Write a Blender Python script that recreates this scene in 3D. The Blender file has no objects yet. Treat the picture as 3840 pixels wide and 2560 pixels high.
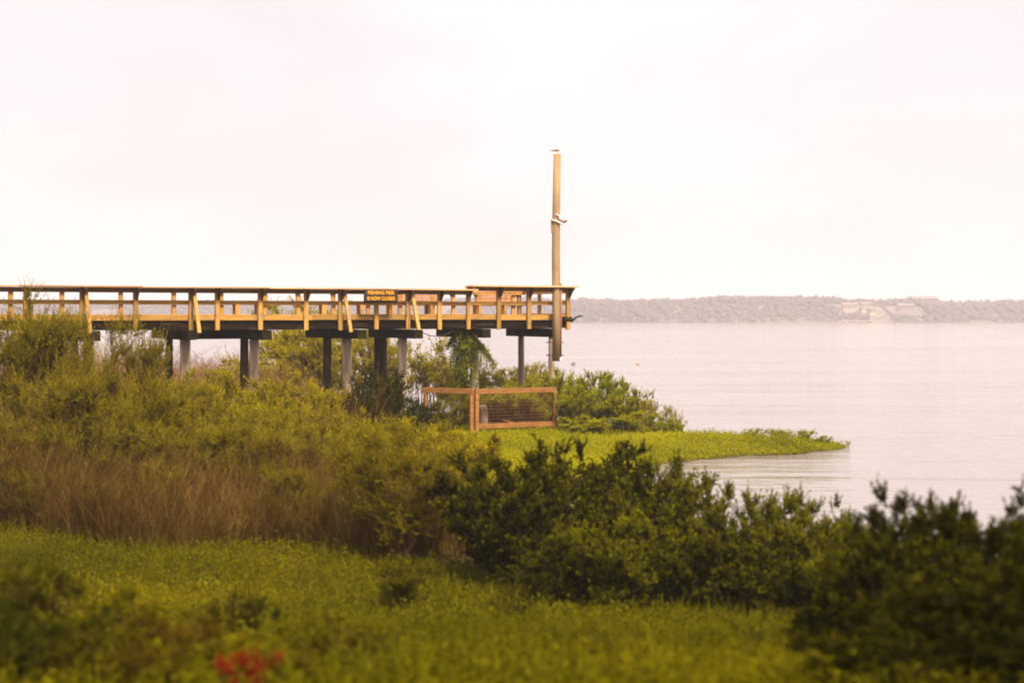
import bpy, math, random
import numpy as np
from mathutils import Vector, Matrix

scene = bpy.context.scene
C = scene.collection
R = math.radians
random.seed(7)

# ------------------------------------------------------------------ camera
CAM_Z = 4.2
LENS = 55.0
cam_data = bpy.data.cameras.new('camera')
cam_data.lens = LENS
cam_data.sensor_width = 36.0
cam_data.clip_start = 0.1
FAR = 150.0      # how much farther than 800 m the opposite shore lies
cam_data.clip_end = 5000
cam = bpy.data.objects.new('camera', cam_data)
C.objects.link(cam)
cam.location = (0, 0, CAM_Z)
cam.rotation_euler = (R(90 - 0.95), 0, 0)
cam_data.dof.use_dof = True
cam_data.dof.focus_distance = 52.0
cam_data.dof.aperture_fstop = 1.05
scene.camera = cam

# ------------------------------------------------------------------ world: high thin overcast over a Nishita sky
SUN_EL, SUN_AZ = 50.0, 150.0        # compass-like angle from +Y, clockwise: behind the camera, to its right
world = bpy.data.worlds.new('World')
scene.world = world
world.use_nodes = True
nt = world.node_tree
for n in list(nt.nodes):
    nt.nodes.remove(n)


def N(tree, kind, **kw):
    n = tree.nodes.new(kind)
    for k, v in kw.items():
        setattr(n, k, v)
    return n


def link(tree, a, b):
    tree.links.new(a, b)


def mathn(tree, op, a, b=None, clamp=False):
    m = N(tree, 'ShaderNodeMath', operation=op, use_clamp=clamp)
    for i, v in enumerate((a, b)):
        if v is None:
            continue
        if isinstance(v, (int, float)):
            m.inputs[i].default_value = v
        else:
            link(tree, v, m.inputs[i])
    return m.outputs[0]


sky = N(nt, 'ShaderNodeTexSky', sky_type='NISHITA', sun_disc=False)
sky.sun_elevation = R(SUN_EL)
sky.sun_rotation = R(SUN_AZ)
sky.dust_density = 3.0
geo = N(nt, 'ShaderNodeTexCoord')
sep = N(nt, 'ShaderNodeSeparateXYZ')
link(nt, geo.outputs['Generated'], sep.inputs[0])
el = mathn(nt, 'MAXIMUM', sep.outputs['Z'], 0.0)
# soft cloud streaks by direction, slightly tilted
mp = N(nt, 'ShaderNodeMapping')
mp.inputs['Location'].default_value = (11.2, 0.9, 0.7)
mp.inputs['Rotation'].default_value = (0, R(14), 0)
mp.inputs['Scale'].default_value = (2.3, 2.3, 6.5)
link(nt, geo.outputs['Generated'], mp.inputs[0])
cn = N(nt, 'ShaderNodeTexNoise')
cn.inputs['Scale'].default_value = 1.25
cn.inputs['Detail'].default_value = 3.5
cn.inputs['Roughness'].default_value = 0.5
cn.inputs['Distortion'].default_value = 0.5
link(nt, mp.outputs[0], cn.inputs['Vector'])
cr = N(nt, 'ShaderNodeValToRGB')
cr.color_ramp.elements[0].position = 0.34
cr.color_ramp.elements[0].color = (0.905, 0.80, 0.787, 1)
cr.color_ramp.elements[1].position = 0.62
cr.color_ramp.elements[1].color = (1.03, 0.938, 0.926, 1)
link(nt, cn.outputs['Fac'], cr.inputs[0])
# CIE overcast law: the zenith is about three times as bright as the horizon
cie = mathn(nt, 'ADD', mathn(nt, 'MULTIPLY', mathn(nt, 'POWER', el, 2.0), 2.4), 1.0)
cie = mathn(nt, 'MULTIPLY', cie, 2.62)
over = N(nt, 'ShaderNodeVectorMath', operation='SCALE')
link(nt, cr.outputs[0], over.inputs[0]); link(nt, cie, over.inputs['Scale'])
mixs = N(nt, 'ShaderNodeMix', data_type='RGBA')
mixs.inputs['Factor'].default_value = 0.93
link(nt, sky.outputs[0], mixs.inputs['A']); link(nt, over.outputs[0], mixs.inputs['B'])
bg = N(nt, 'ShaderNodeBackground')
bg.inputs['Strength'].default_value = 0.1
link(nt, mixs.outputs['Result'], bg.inputs['Color'])
wo = N(nt, 'ShaderNodeOutputWorld')
link(nt, bg.outputs[0], wo.inputs['Surface'])

sun_data = bpy.data.lights.new('sun', 'SUN')
sun_data.energy = 2.8
sun_data.angle = R(16)
sun_data.color = (1.0, 0.87, 0.68)
sun = bpy.data.objects.new('sun', sun_data)
C.objects.link(sun)
sd = Vector((math.sin(R(SUN_AZ)) * math.cos(R(SUN_EL)), math.cos(R(SUN_AZ)) * math.cos(R(SUN_EL)), math.sin(R(SUN_EL))))
sun.rotation_euler = sd.to_track_quat('Z', 'Y').to_euler()
sun.location = (0, -20, 40)

scene.view_settings.view_transform = 'Standard'
scene.view_settings.look = 'None'
scene.view_settings.exposure = 1.87
scene.view_settings.gamma = 1
scene.cycles.use_denoising = True
scene.cycles.max_bounces = 6
scene.cycles.diffuse_bounces = 3
scene.cycles.glossy_bounces = 2
scene.cycles.transmission_bounces = 3
scene.cycles.volume_bounces = 1
scene.cycles.filter_width = 1.9
scene.render.use_persistent_data = False


# ------------------------------------------------------------------ object helpers
def tag(o, label=None, cat=None, group=None, kind=None):
    if label: o['label'] = label
    if cat: o['category'] = cat
    if group: o['group'] = group
    if kind: o['kind'] = kind
    return o


def thing(name, label, cat, loc=(0, 0, 0), rz=0.0, group=None):
    o = bpy.data.objects.new(name, None)
    C.objects.link(o)
    o.empty_display_size = 0.2
    o.location = loc
    o.rotation_euler = (0, 0, rz)
    return tag(o, label, cat, group)


def mesh_np(name, V, F, mat=None, tint=None, smooth=False):
    V = np.ascontiguousarray(V, dtype=np.float32)
    F = np.ascontiguousarray(F, dtype=np.int32)
    me = bpy.data.meshes.new(name)
    n, k = F.shape
    me.vertices.add(len(V)); me.vertices.foreach_set('co', V.ravel())
    me.loops.add(n * k); me.loops.foreach_set('vertex_index', F.ravel())
    me.polygons.add(n); me.polygons.foreach_set('loop_start', np.arange(0, n * k, k, dtype=np.int32))
    if smooth:
        me.polygons.foreach_set('use_smooth', np.ones(n, dtype=bool))
    me.update(calc_edges=True)
    if tint is not None:
        a = me.attributes.new('tint', 'FLOAT', 'POINT')
        a.data.foreach_set('value', np.ascontiguousarray(tint, dtype=np.float32))
    if mat: me.materials.append(mat)
    return me


def put(name, me, parent=None, loc=None):
    o = bpy.data.objects.new(name, me)
    C.objects.link(o)
    if parent: o.parent = parent
    if loc is not None: o.location = loc
    return o


class MB:
    """collects boxes, bars, tubes and lathes, linked as one mesh"""
    def __init__(self): self.v, self.f, self.s = [], [], []

    def add(self, vs, fs, smooth=False):
        b = len(self.v)
        self.v += [tuple(x) for x in vs]
        self.f += [tuple(b + i for i in f) for f in fs]
        self.s += [smooth] * len(fs)
        return self

    def box(self, x0, x1, y0, y1, z0, z1, j=0.0):
        r = lambda: random.uniform(-j, j)
        vs = [(x + r(), y + r(), z + r()) for z in (z0, z1) for y in (y0, y1) for x in (x0, x1)]
        return self.add(vs, [(0, 2, 3, 1), (4, 5, 7, 6), (0, 1, 5, 4), (2, 6, 7, 3), (0, 4, 6, 2), (1, 3, 7, 5)])

    def bar(self, a, b, w, h, up=(0, 0, 1)):
        a, b = Vector(a), Vector(b)
        t = (b - a).normalized()
        u = Vector(up)
        if abs(t.dot(u)) > 0.97: u = Vector((0, 1, 0))
        s = t.cross(u).normalized(); u = s.cross(t)
        vs = [p + s * (w / 2 * i) + u * (h / 2 * k) for p in (a, b) for k in (-1, 1) for i in (-1, 1)]
        return self.add(vs, [(0, 1, 3, 2), (4, 6, 7, 5), (0, 4, 5, 1), (2, 3, 7, 6), (0, 2, 6, 4), (1, 5, 7, 3)])

    def tube(self, pts, rad, n=10, cap=True, wob=0.0):
        pts = [Vector(p) for p in pts]
        if not isinstance(rad, (list, tuple)): rad = [rad] * len(pts)
        vs, fs = [], []
        ref = Vector((0.3, 0.9, 0.1))
        for i, p in enumerate(pts):
            t = (pts[min(i + 1, len(pts) - 1)] - pts[max(i - 1, 0)]).normalized()
            if abs(t.dot(ref)) > 0.95: ref = Vector((0.9, 0.1, 0.4))
            s = t.cross(ref).normalized(); u = s.cross(t)
            for k in range(n):
                a = 2 * math.pi * k / n
                r = rad[i] * (1 + random.uniform(-wob, wob))
                vs.append(p + s * (math.cos(a) * r) + u * (math.sin(a) * r))
        for i in range(len(pts) - 1):
            for k in range(n):
                fs.append((i * n + k, i * n + (k + 1) % n, (i + 1) * n + (k + 1) % n, (i + 1) * n + k))
        self.add(vs, fs, True)
        if cap:
            b = len(self.v) - len(vs)
            self.f += [tuple(b + k for k in range(n))[::-1], tuple(b + (len(pts) - 1) * n + k for k in range(n))]
            self.s += [False, False]
        return self

    def prism(self, poly, axis, a, b):
        """poly: 2-D outline in the two other axes"""
        def P(p, q):
            return {'x': (q, p[0], p[1]), 'y': (p[0], q, p[1]), 'z': (p[0], p[1], q)}[axis]
        n = len(poly)
        vs = [P(p, a) for p in poly] + [P(p, b) for p in poly]
        fs = [tuple(range(n))[::-1], tuple(range(n, 2 * n))] + [(i, (i + 1) % n, n + (i + 1) % n, n + i) for i in range(n)]
        return self.add(vs, fs)

    def ball(self, c, rx, ry, rz, n=14, m=9, rot=None):
        c = Vector(c); vs, fs = [], []
        for i in range(m + 1):
            th = math.pi * i / m
            for k in range(n):
                ph = 2 * math.pi * k / n
                p = Vector((rx * math.sin(th) * math.cos(ph), ry * math.sin(th) * math.sin(ph), rz * math.cos(th)))
                if rot: p = rot @ p
                vs.append(c + p)
        for i in range(m):
            for k in range(n):
                fs.append((i * n + k, (i + 1) * n + k, (i + 1) * n + (k + 1) % n, i * n + (k + 1) % n))
        return self.add(vs, fs, True)

    def build(self, name, mat, parent=None, bevel=0.0, loc=None):
        me = bpy.data.meshes.new(name)
        me.from_pydata([tuple(x) for x in self.v], [], self.f)
        me.polygons.foreach_set('use_smooth', self.s)
        me.update()
        me.materials.append(mat)
        o = put(name, me, parent, loc)
        if bevel:
            b = o.modifiers.new('edge', 'BEVEL'); b.width = bevel; b.segments = 2; b.limit_method = 'ANGLE'
        return o


# ------------------------------------------------------------------ materials
def mat_new(name):
    m = bpy.data.materials.new(name); m.use_nodes = True
    t = m.node_tree
    for n in list(t.nodes): t.nodes.remove(n)
    out = N(t, 'ShaderNodeOutputMaterial')
    return m, t, out


def ramp(t, fac, stops):
    r = N(t, 'ShaderNodeValToRGB')
    e = r.color_ramp.elements
    while len(e) < len(stops): e.new(0.5)
    for el_, (p, c) in zip(e, stops):
        el_.position = p; el_.color = (*c, 1)
    link(t, fac, r.inputs[0])
    return r.outputs[0]


def surface_mat(name, stops, scale=(3, 3, 3), detail=6, rough=0.8, bump=0.3, obj_var=0.0, dist=0.02, patches=None, spec=0.25):
    """noise-coloured principled surface; obj_var: brightness spread from part to part; patches: (colour, noise scale, threshold)"""
    m, t, out = mat_new(name)
    tc = N(t, 'ShaderNodeTexCoord')
    mp = N(t, 'ShaderNodeMapping'); mp.inputs['Scale'].default_value = scale
    link(t, tc.outputs['Object'], mp.inputs[0])
    oi = N(t, 'ShaderNodeObjectInfo')
    off = N(t, 'ShaderNodeCombineXYZ')
    link(t, mathn(t, 'MULTIPLY', oi.outputs['Random'], 37.0), off.inputs[0])
    link(t, off.outputs[0], mp.inputs['Location'])
    no = N(t, 'ShaderNodeTexNoise')
    no.inputs['Scale'].default_value = 1.0; no.inputs['Detail'].default_value = detail; no.inputs['Roughness'].default_value = 0.62
    link(t, mp.outputs[0], no.inputs['Vector'])
    col = ramp(t, no.outputs['Fac'], stops)
    if patches:
        pc, ps, pt = patches
        pn = N(t, 'ShaderNodeTexNoise'); pn.inputs['Scale'].default_value = ps; pn.inputs['Detail'].default_value = 4
        link(t, tc.outputs['Object'], pn.inputs['Vector'])
        f = ramp(t, pn.outputs['Fac'], [(pt, (0, 0, 0)), (pt + 0.1, (1, 1, 1))])
        mx = N(t, 'ShaderNodeMix', data_type='RGBA')
        link(t, f, mx.inputs['Factor']); link(t, col, mx.inputs['A']); mx.inputs['B'].default_value = (*pc, 1)
        col = mx.outputs['Result']
    if obj_var:
        hs = N(t, 'ShaderNodeHueSaturation')
        link(t, col, hs.inputs['Color'])
        link(t, mathn(t, 'ADD', mathn(t, 'MULTIPLY', oi.outputs['Random'], obj_var), 1 - obj_var / 2), hs.inputs['Value'])
        col = hs.outputs[0]
    b = N(t, 'ShaderNodeBsdfPrincipled')
    link(t, col, b.inputs['Base Color'])
    b.inputs['Roughness'].default_value = rough
    b.inputs['Specular IOR Level'].default_value = spec
    if bump:
        bp = N(t, 'ShaderNodeBump'); bp.inputs['Strength'].default_value = bump; bp.inputs['Distance'].default_value = dist
        link(t, no.outputs['Fac'], bp.inputs['Height']); link(t, bp.outputs[0], b.inputs['Normal'])
    link(t, b.outputs[0], out.inputs['Surface'])
    return m


def leaf_mat(name, stops, trans=0.35, obj_var=0.25):
    """leaf colour by each leaf's own tint, plus a little spread from plant to plant"""
    m, t, out = mat_new(name)
    at = N(t, 'ShaderNodeAttribute', attribute_name='tint')
    col = ramp(t, at.outputs['Fac'], stops)
    oi = N(t, 'ShaderNodeObjectInfo')
    hs = N(t, 'ShaderNodeHueSaturation')
    link(t, col, hs.inputs['Color'])
    link(t, mathn(t, 'ADD', mathn(t, 'MULTIPLY', oi.outputs['Random'], obj_var), 1 - obj_var / 2), hs.inputs['Value'])
    d = N(t, 'ShaderNodeBsdfDiffuse'); tr = N(t, 'ShaderNodeBsdfTranslucent')
    link(t, hs.outputs[0], d.inputs['Color']); link(t, hs.outputs[0], tr.inputs['Color'])
    mx = N(t, 'ShaderNodeMixShader'); mx.inputs[0].default_value = trans
    link(t, d.outputs[0], mx.inputs[1]); link(t, tr.outputs[0], mx.inputs[2])
    link(t, mx.outputs[0], out.inputs['Surface'])
    return m


M = {}
WOOD = [(0.25, (0.17, 0.080, 0.014)), (0.5, (0.30, 0.152, 0.028)), (0.75, (0.42, 0.23, 0.055))]
M['wood_x'] = surface_mat('treated_timber_lengthwise', WOOD, (1.2, 22, 22), rough=0.75, obj_var=0.5, dist=0.01, patches=((0.16, 0.105, 0.05), 1.7, 0.57))
M['wood_z'] = surface_mat('treated_timber_upright', WOOD, (22, 22, 1.2), rough=0.75, obj_var=0.5, dist=0.01, patches=((0.17, 0.11, 0.055), 2.3, 0.58))
M['wood_old_shaded'] = surface_mat('weathered_shaded_bracket_timber', [(0.25, (0.045, 0.026, 0.007)), (0.75, (0.11, 0.065, 0.018))], (14, 14, 3), rough=0.85, obj_var=0.3, dist=0.01)  # darker than the posts: weathering, plus bracket shade put into the colour
M['wood_cap'] = surface_mat('rail_cap_timber', [(0.25, (0.34, 0.17, 0.065)), (0.75, (0.55, 0.30, 0.13))], (1.0, 18, 18), rough=0.7, obj_var=0.15, dist=0.01)
M['bench'] = surface_mat('bench_timber', [(0.25, (0.20, 0.075, 0.025)), (0.75, (0.42, 0.20, 0.075))], (1.2, 18, 18), obj_var=0.3, dist=0.01)
M['dark'] = surface_mat('near_black_beam', [(0.3, (0.004, 0.0025, 0.0015)), (0.55, (0.010, 0.006, 0.003)), (0.8, (0.10, 0.058, 0.028))], (0.8, 9, 9), rough=0.95, spec=0.05, obj_var=0.3, dist=0.02)  # near-black timber, browner at the top of the noise range
M['moss'] = surface_mat('mossy_pile_cap', [(0.3, (0.005, 0.004, 0.002)), (0.7, (0.018, 0.014, 0.004))], (6, 2, 8), rough=0.95, spec=0.05, dist=0.03, patches=((0.030, 0.030, 0.004), 2.5, 0.56))
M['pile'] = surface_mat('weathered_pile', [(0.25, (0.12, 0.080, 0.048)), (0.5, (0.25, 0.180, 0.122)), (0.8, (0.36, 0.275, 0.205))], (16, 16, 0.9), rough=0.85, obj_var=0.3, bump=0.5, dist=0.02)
M['pile_shaded'] = surface_mat('shaded_pile', [(0.3, (0.022, 0.014, 0.008)), (0.55, (0.065, 0.041, 0.023)), (0.8, (0.16, 0.11, 0.072))], (16, 16, 0.9), rough=0.95, spec=0.05, obj_var=0.3, bump=0.5, dist=0.02)  # darker copy of the pile colour, with shade under the deck put in
M['pole'] = surface_mat('utility_pole_timber', [(0.3, (0.17, 0.10, 0.045)), (0.55, (0.255, 0.165, 0.078)), (0.8, (0.34, 0.235, 0.14))], (14, 14, 0.7), rough=0.8, bump=0.5, dist=0.015, patches=((0.17, 0.11, 0.03), 1.1, 0.58))
M['cage'] = surface_mat('cage_timber', [(0.25, (0.115, 0.044, 0.009)), (0.55, (0.21, 0.086, 0.018)), (0.8, (0.28, 0.122, 0.035))], (3, 3, 9), rough=0.75, obj_var=0.35, dist=0.01)
M['sign'] = surface_mat('sign_board_paint', [(0.3, (0.018, 0.009, 0.005)), (0.7, (0.035, 0.017, 0.008))], (8, 8, 8), rough=0.5, bump=0.05)
M['sign_text'] = surface_mat('sign_letter_paint', [(0.3, (0.55, 0.24, 0.008)), (0.7, (0.66, 0.30, 0.012))], (9, 9, 9), rough=0.5, bump=0.05)
M['steel'] = surface_mat('galvanised_steel', [(0.3, (0.42, 0.37, 0.34)), (0.7, (0.62, 0.56, 0.53))], (9, 9, 9), rough=0.45, bump=0.1)
M['rust'] = surface_mat('rusty_conduit', [(0.3, (0.18, 0.05, 0.022)), (0.7, (0.32, 0.12, 0.06))], (9, 9, 3), rough=0.8)
M['black'] = surface_mat('black_rubber', [(0.3, (0.012, 0.010, 0.010)), (0.7, (0.03, 0.022, 0.02))], (9, 9, 9), rough=0.7)
M['lamp_white'] = surface_mat('lamp_housing_paint', [(0.3, (0.60, 0.50, 0.47)), (0.7, (0.74, 0.66, 0.63))], (9, 9, 9), rough=0.4, bump=0.05)
M['feather_white'] = surface_mat('white_feathers', [(0.3, (0.72, 0.68, 0.66)), (0.7, (0.82, 0.79, 0.77))], (30, 30, 30), rough=0.8, bump=0.1)
M['feather_grey'] = surface_mat('grey_feathers', [(0.3, (0.20, 0.16, 0.16)), (0.7, (0.30, 0.25, 0.25))], (30, 30, 30), rough=0.8, bump=0.1)
M['beak'] = surface_mat('yellow_beak', [(0.3, (0.55, 0.32, 0.05)), (0.7, (0.6, 0.36, 0.06))], (30, 30, 30), rough=0.5, bump=0)
M['feather_brown'] = surface_mat('brown_feathers', [(0.3, (0.20, 0.14, 0.09)), (0.7, (0.36, 0.27, 0.18))], (30, 30, 30), rough=0.8, bump=0.1)
M['log'] = surface_mat('bleached_log', [(0.3, (0.04, 0.027, 0.017)), (0.55, (0.12, 0.085, 0.06)), (0.8, (0.20, 0.15, 0.11))], (9, 9, 2), rough=0.9, bump=0.6, dist=0.02)
M['stem'] = surface_mat('brown_stem_bark', [(0.3, (0.055, 0.026, 0.008)), (0.7, (0.14, 0.07, 0.022))], (12, 12, 3), rough=0.95, spec=0.04, obj_var=0.3)
M['stem_dark'] = surface_mat('dark_stem_bark', [(0.3, (0.02, 0.012, 0.005)), (0.7, (0.05, 0.03, 0.012))], (12, 12, 3), rough=0.95, spec=0.04, obj_var=0.3)
M['branch_pale'] = surface_mat('pale_dead_branch', [(0.3, (0.20, 0.12, 0.05)), (0.7, (0.34, 0.22, 0.11))], (12, 12, 3), rough=0.9)

M['olive'] = leaf_mat('olive_feathery_leaves', [(0, (0.05247, 0.04501, 0.00062)), (0.5, (0.1529, 0.1267, 0.00128)), (1, (0.3344, 0.2574, 0.003))], trans=0.3)
M['yellow'] = leaf_mat('yellow_green_leaves', [(0, (0.1092, 0.092, 0.001)), (0.5, (0.253, 0.2047, 0.002)), (1, (0.414, 0.3105, 0.004))], trans=0.35)
M['green'] = leaf_mat('deep_green_leaves', [(0, (0.0102, 0.0102, 0.000425)), (0.5, (0.0342, 0.0333, 0.00081)), (1, (0.125, 0.105, 0.003))], trans=0.2)
M['mid'] = leaf_mat('mid_green_leaves', [(0, (0.0224, 0.0231, 0.00049)), (0.5, (0.0782, 0.0765, 0.00119)), (1, (0.2, 0.172, 0.004))], trans=0.25)
M['cedar'] = leaf_mat('dark_cedar_sprays', [(0.0, (0.010, 0.013, 0.0007)), (0.6, (0.026, 0.030, 0.0010)), (1.0, (0.055, 0.055, 0.002))], trans=0.1)
M['red'] = leaf_mat('red_bracts', [(0.0, (0.045, 0.006, 0.002)), (0.5, (0.15, 0.009, 0.003)), (1.0, (0.28, 0.016, 0.005))], trans=0.2)
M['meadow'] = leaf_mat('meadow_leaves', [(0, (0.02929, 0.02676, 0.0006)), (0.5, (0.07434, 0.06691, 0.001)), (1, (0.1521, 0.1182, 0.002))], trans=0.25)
M['spit'] = leaf_mat('shore_weed_leaves', [(0, (0.08925, 0.0913, 0.0008)), (0.5, (0.2258, 0.2145, 0.0016)), (1, (0.378, 0.3245, 0.003))], trans=0.3)
M['shore_dark'] = leaf_mat('fuller_shoreline_leaves', [(0.0, (0.050, 0.060, 0.0008)), (0.5, (0.150, 0.155, 0.0016)), (1.0, (0.31, 0.28, 0.005))], trans=0.25)
M['spit_bush'] = leaf_mat('shoreline_bush_leaves', [(0.0, (0.085, 0.090, 0.001)), (0.5, (0.205, 0.195, 0.002)), (1.0, (0.36, 0.31, 0.006))], trans=0.3)
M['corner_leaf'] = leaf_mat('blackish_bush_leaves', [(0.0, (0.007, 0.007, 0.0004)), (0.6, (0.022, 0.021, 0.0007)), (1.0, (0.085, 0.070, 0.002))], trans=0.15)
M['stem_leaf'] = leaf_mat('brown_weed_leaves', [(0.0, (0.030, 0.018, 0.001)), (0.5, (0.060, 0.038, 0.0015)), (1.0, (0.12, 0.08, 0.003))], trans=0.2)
M['dry'] = leaf_mat('dry_stalks', [(0.0, (0.030, 0.014, 0.002)), (0.5, (0.085, 0.045, 0.008)), (1.0, (0.25, 0.145, 0.036))], trans=0.1)
M['dry_red'] = leaf_mat('reddish_dry_stalks', [(0.0, (0.10, 0.045, 0.014)), (0.5, (0.20, 0.10, 0.038)), (1.0, (0.34, 0.19, 0.085))], trans=0.1)


# ------------------------------------------------------------------ terrain
SHORE = np.array([(-320, -60), (320, -60), (320, 16), (60, 21), (20, 23.5), (9, 24.5), (5, 27), (3.1, 31), (2.5, 36), (2.9, 41),
                  (4.4, 44), (5.6, 45.3), (6.9, 46.6), (8.3, 47.1), (9.5, 47.9), (10.3, 48.9), (10.7, 49.6), (10.3, 50.2), (9.2, 50.35),
                  (8, 50.6), (6.4, 51.2), (5.2, 52.2), (4.2, 54.2), (3.0, 57.5), (0.5, 62), (-5, 67), (-12, 71), (-25, 78), (-320, 170)])


def sstep(t):
    t = np.clip(t, 0, 1); return t * t * (3 - 2 * t)


def waves(x, y, s=1.0, seed=0):
    """soft 2-D noise from summed sines, about -1..1"""
    r = np.random.RandomState(seed); v = 0
    for k in range(7):
        a = r.uniform(0, 2 * math.pi); f = s * (0.7 + 0.45 * k); p = r.uniform(0, 6.28)
        v = v + np.sin((x * math.cos(a) + y * math.sin(a)) * f + p + 1.3 * np.sin((y * math.cos(a) - x * math.sin(a)) * f * 0.6 + p * 2)) / (1 + 0.35 * k)
    return v / 2.6


def shore_dist(x, y):
    x = np.asarray(x, float); y = np.asarray(y, float)
    best = np.full(x.shape, 1e9); inside = np.zeros(x.shape, bool)
    n = len(SHORE)
    for i in range(n):
        ax, ay = SHORE[i]; bx, by = SHORE[(i + 1) % n]
        dx, dy = bx - ax, by - ay
        t = np.clip(((x - ax) * dx + (y - ay) * dy) / (dx * dx + dy * dy), 0, 1)
        best = np.minimum(best, np.hypot(x - ax - t * dx, y - ay - t * dy))
        if dy != 0:
            cross = ((ay > y) != (by > y)) & (x < dx * (y - ay) / dy + ax)
            inside ^= cross
    d = np.where(inside, best, -best)
    return d + 0.28 * waves(x, y, 1.5, 61) * np.exp(-(d / 2.0) ** 2) * (y > 30)


def ground_z(x, y):
    x = np.asarray(x, float); y = np.asarray(y, float)
    d = shore_dist(x, y)
    z = np.where(d > 0, 0.24 * sstep(d / 2.2) + 0.04 * sstep(d / 0.5) + 0.05 * waves(x, y, 0.7, 3) * sstep(d / 1.5), -1.1 * sstep(-d / 5) - 0.02)
    return z + 1.95 * sstep((22 - y) / 18.5) * sstep(d / 6)


def gz(x, y): return float(ground_z(np.array([x]), np.array([y]))[0])


def grid_mesh(name, xs, ys, zf, mat):
    X, Y = np.meshgrid(xs, ys)
    Z = zf(X, Y)
    V = np.stack([X, Y, Z], -1).reshape(-1, 3)
    nx, ny = len(xs), len(ys)
    i = np.arange(nx - 1)[None, :] + nx * np.arange(ny - 1)[:, None]
    F = np.stack([i, i + 1, i + 1 + nx, i + nx], -1).reshape(-1, 4)
    return mesh_np(name, V, F, mat, smooth=True)


M['soil'] = surface_mat('damp_soil_and_litter', [(0.3, (0.030, 0.022, 0.006)), (0.5, (0.055, 0.042, 0.010)), (0.75, (0.10, 0.065, 0.02))], (2, 2, 2), rough=0.95, bump=0.8, dist=0.05, patches=((0.05, 0.05, 0.006), 0.35, 0.5))
xs = np.unique(np.concatenate([np.linspace(-320, -24, 40), np.arange(-24, 24, 0.25), np.linspace(24, 320, 40)]))
ys = np.unique(np.concatenate([np.linspace(-60, 2, 20), np.arange(2, 72, 0.25), np.linspace(72, 190, 40)]))
tag(put('ground', grid_mesh('ground', xs, ys, ground_z, M['soil'])), kind='structure')

# water
m, t, out = mat_new('lake_water'); M['water'] = m
tc = N(t, 'ShaderNodeTexCoord')
hs_ = []
for sc, w in (((0.35, 1.1, 1), 1.0), ((1.6, 4.2, 1), 0.35), ((0.07, 0.30, 1), 2.2), ((0.016, 0.075, 1), 9.0)):
    mp = N(t, 'ShaderNodeMapping'); mp.inputs['Scale'].default_value = sc
    link(t, tc.outputs['Object'], mp.inputs[0])
    no = N(t, 'ShaderNodeTexNoise'); no.inputs['Scale'].default_value = 1.0; no.inputs['Detail'].default_value = 4; no.inputs['Roughness'].default_value = 0.5; no.inputs['Distortion'].default_value = 0.5
    link(t, mp.outputs[0], no.inputs['Vector'])
    hs_.append(mathn(t, 'MULTIPLY', no.outputs['Fac'], w))
h = mathn(t, 'ADD', mathn(t, 'ADD', hs_[0], hs_[1]), mathn(t, 'ADD', hs_[2], hs_[3]))
bp = N(t, 'ShaderNodeBump'); bp.inputs['Strength'].default_value = 0.5; bp.inputs['Distance'].default_value = 0.11
link(t, h, bp.inputs['Height'])
b = N(t, 'ShaderNodeBsdfPrincipled')
b.inputs['Base Color'].default_value = (0.172, 0.140, 0.132, 1)
b.inputs['IOR'].default_value = 1.33
mp = N(t, 'ShaderNodeMapping'); mp.inputs['Scale'].default_value = (0.008, 0.06, 1)
link(t, tc.outputs['Object'], mp.inputs[0])
no = N(t, 'ShaderNodeTexNoise'); no.inputs['Scale'].default_value = 1.0; no.inputs['Detail'].default_value = 5
link(t, mp.outputs[0], no.inputs['Vector'])
link(t, mathn(t, 'MULTIPLY', no.outputs['Fac'], 0.16), b.inputs['Roughness'])
link(t, bp.outputs[0], b.inputs['Normal'])
link(t, b.outputs[0], out.inputs['Surface'])
wv = [(-640, -55, 0), (640, -55, 0), (640, 930 + FAR, 0), (-640, 930 + FAR, 0)]
tag(put('water', mesh_np('water', wv, [(0, 1, 2, 3)], M['water'])), kind='structure')

# ------------------------------------------------------------------ far shore
F2 = LENS / 36 * 2352          # the photograph's focal length in its 2352-pixel preview
HOR = 723.4


def atx(px, d): return (px - 1176) / F2 * d
def atz(py, d): return CAM_Z - (py - HOR) / F2 * d


def hill_top(x):
    return 10.8 + 1.5 * np.sin(x * 0.011 + 0.6) + 0.9 * np.sin(x * 0.035 + 2) + 1.6 * np.exp(-((x - 243) / 70) ** 2)


def hill_z(x, y):
    f = sstep((y - 800 - FAR - 4 * np.sin(x * 0.03)) / 55.0)
    return -1.0 + (hill_top(x) + 1.0) * f ** 0.75 + 0.5 * waves(x, y, 0.11, 5) * f


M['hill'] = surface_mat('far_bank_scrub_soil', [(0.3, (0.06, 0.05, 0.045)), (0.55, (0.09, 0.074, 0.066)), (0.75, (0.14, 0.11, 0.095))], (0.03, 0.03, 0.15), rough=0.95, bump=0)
tag(put('hills', grid_mesh('hills', np.arange(-620, 621, 5.0), np.arange(790 + FAR, 926 + FAR, 4.0), hill_z, M['hill'])), kind='structure')


def ico(sub=1):
    import bmesh
    bm = bmesh.new(); bmesh.ops.create_icosphere(bm, subdivisions=sub, radius=1)
    V = np.array([v.co[:] for v in bm.verts]); F = np.array([[v.index for v in f.verts] for f in bm.faces]); bm.free()
    return V, F


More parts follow.
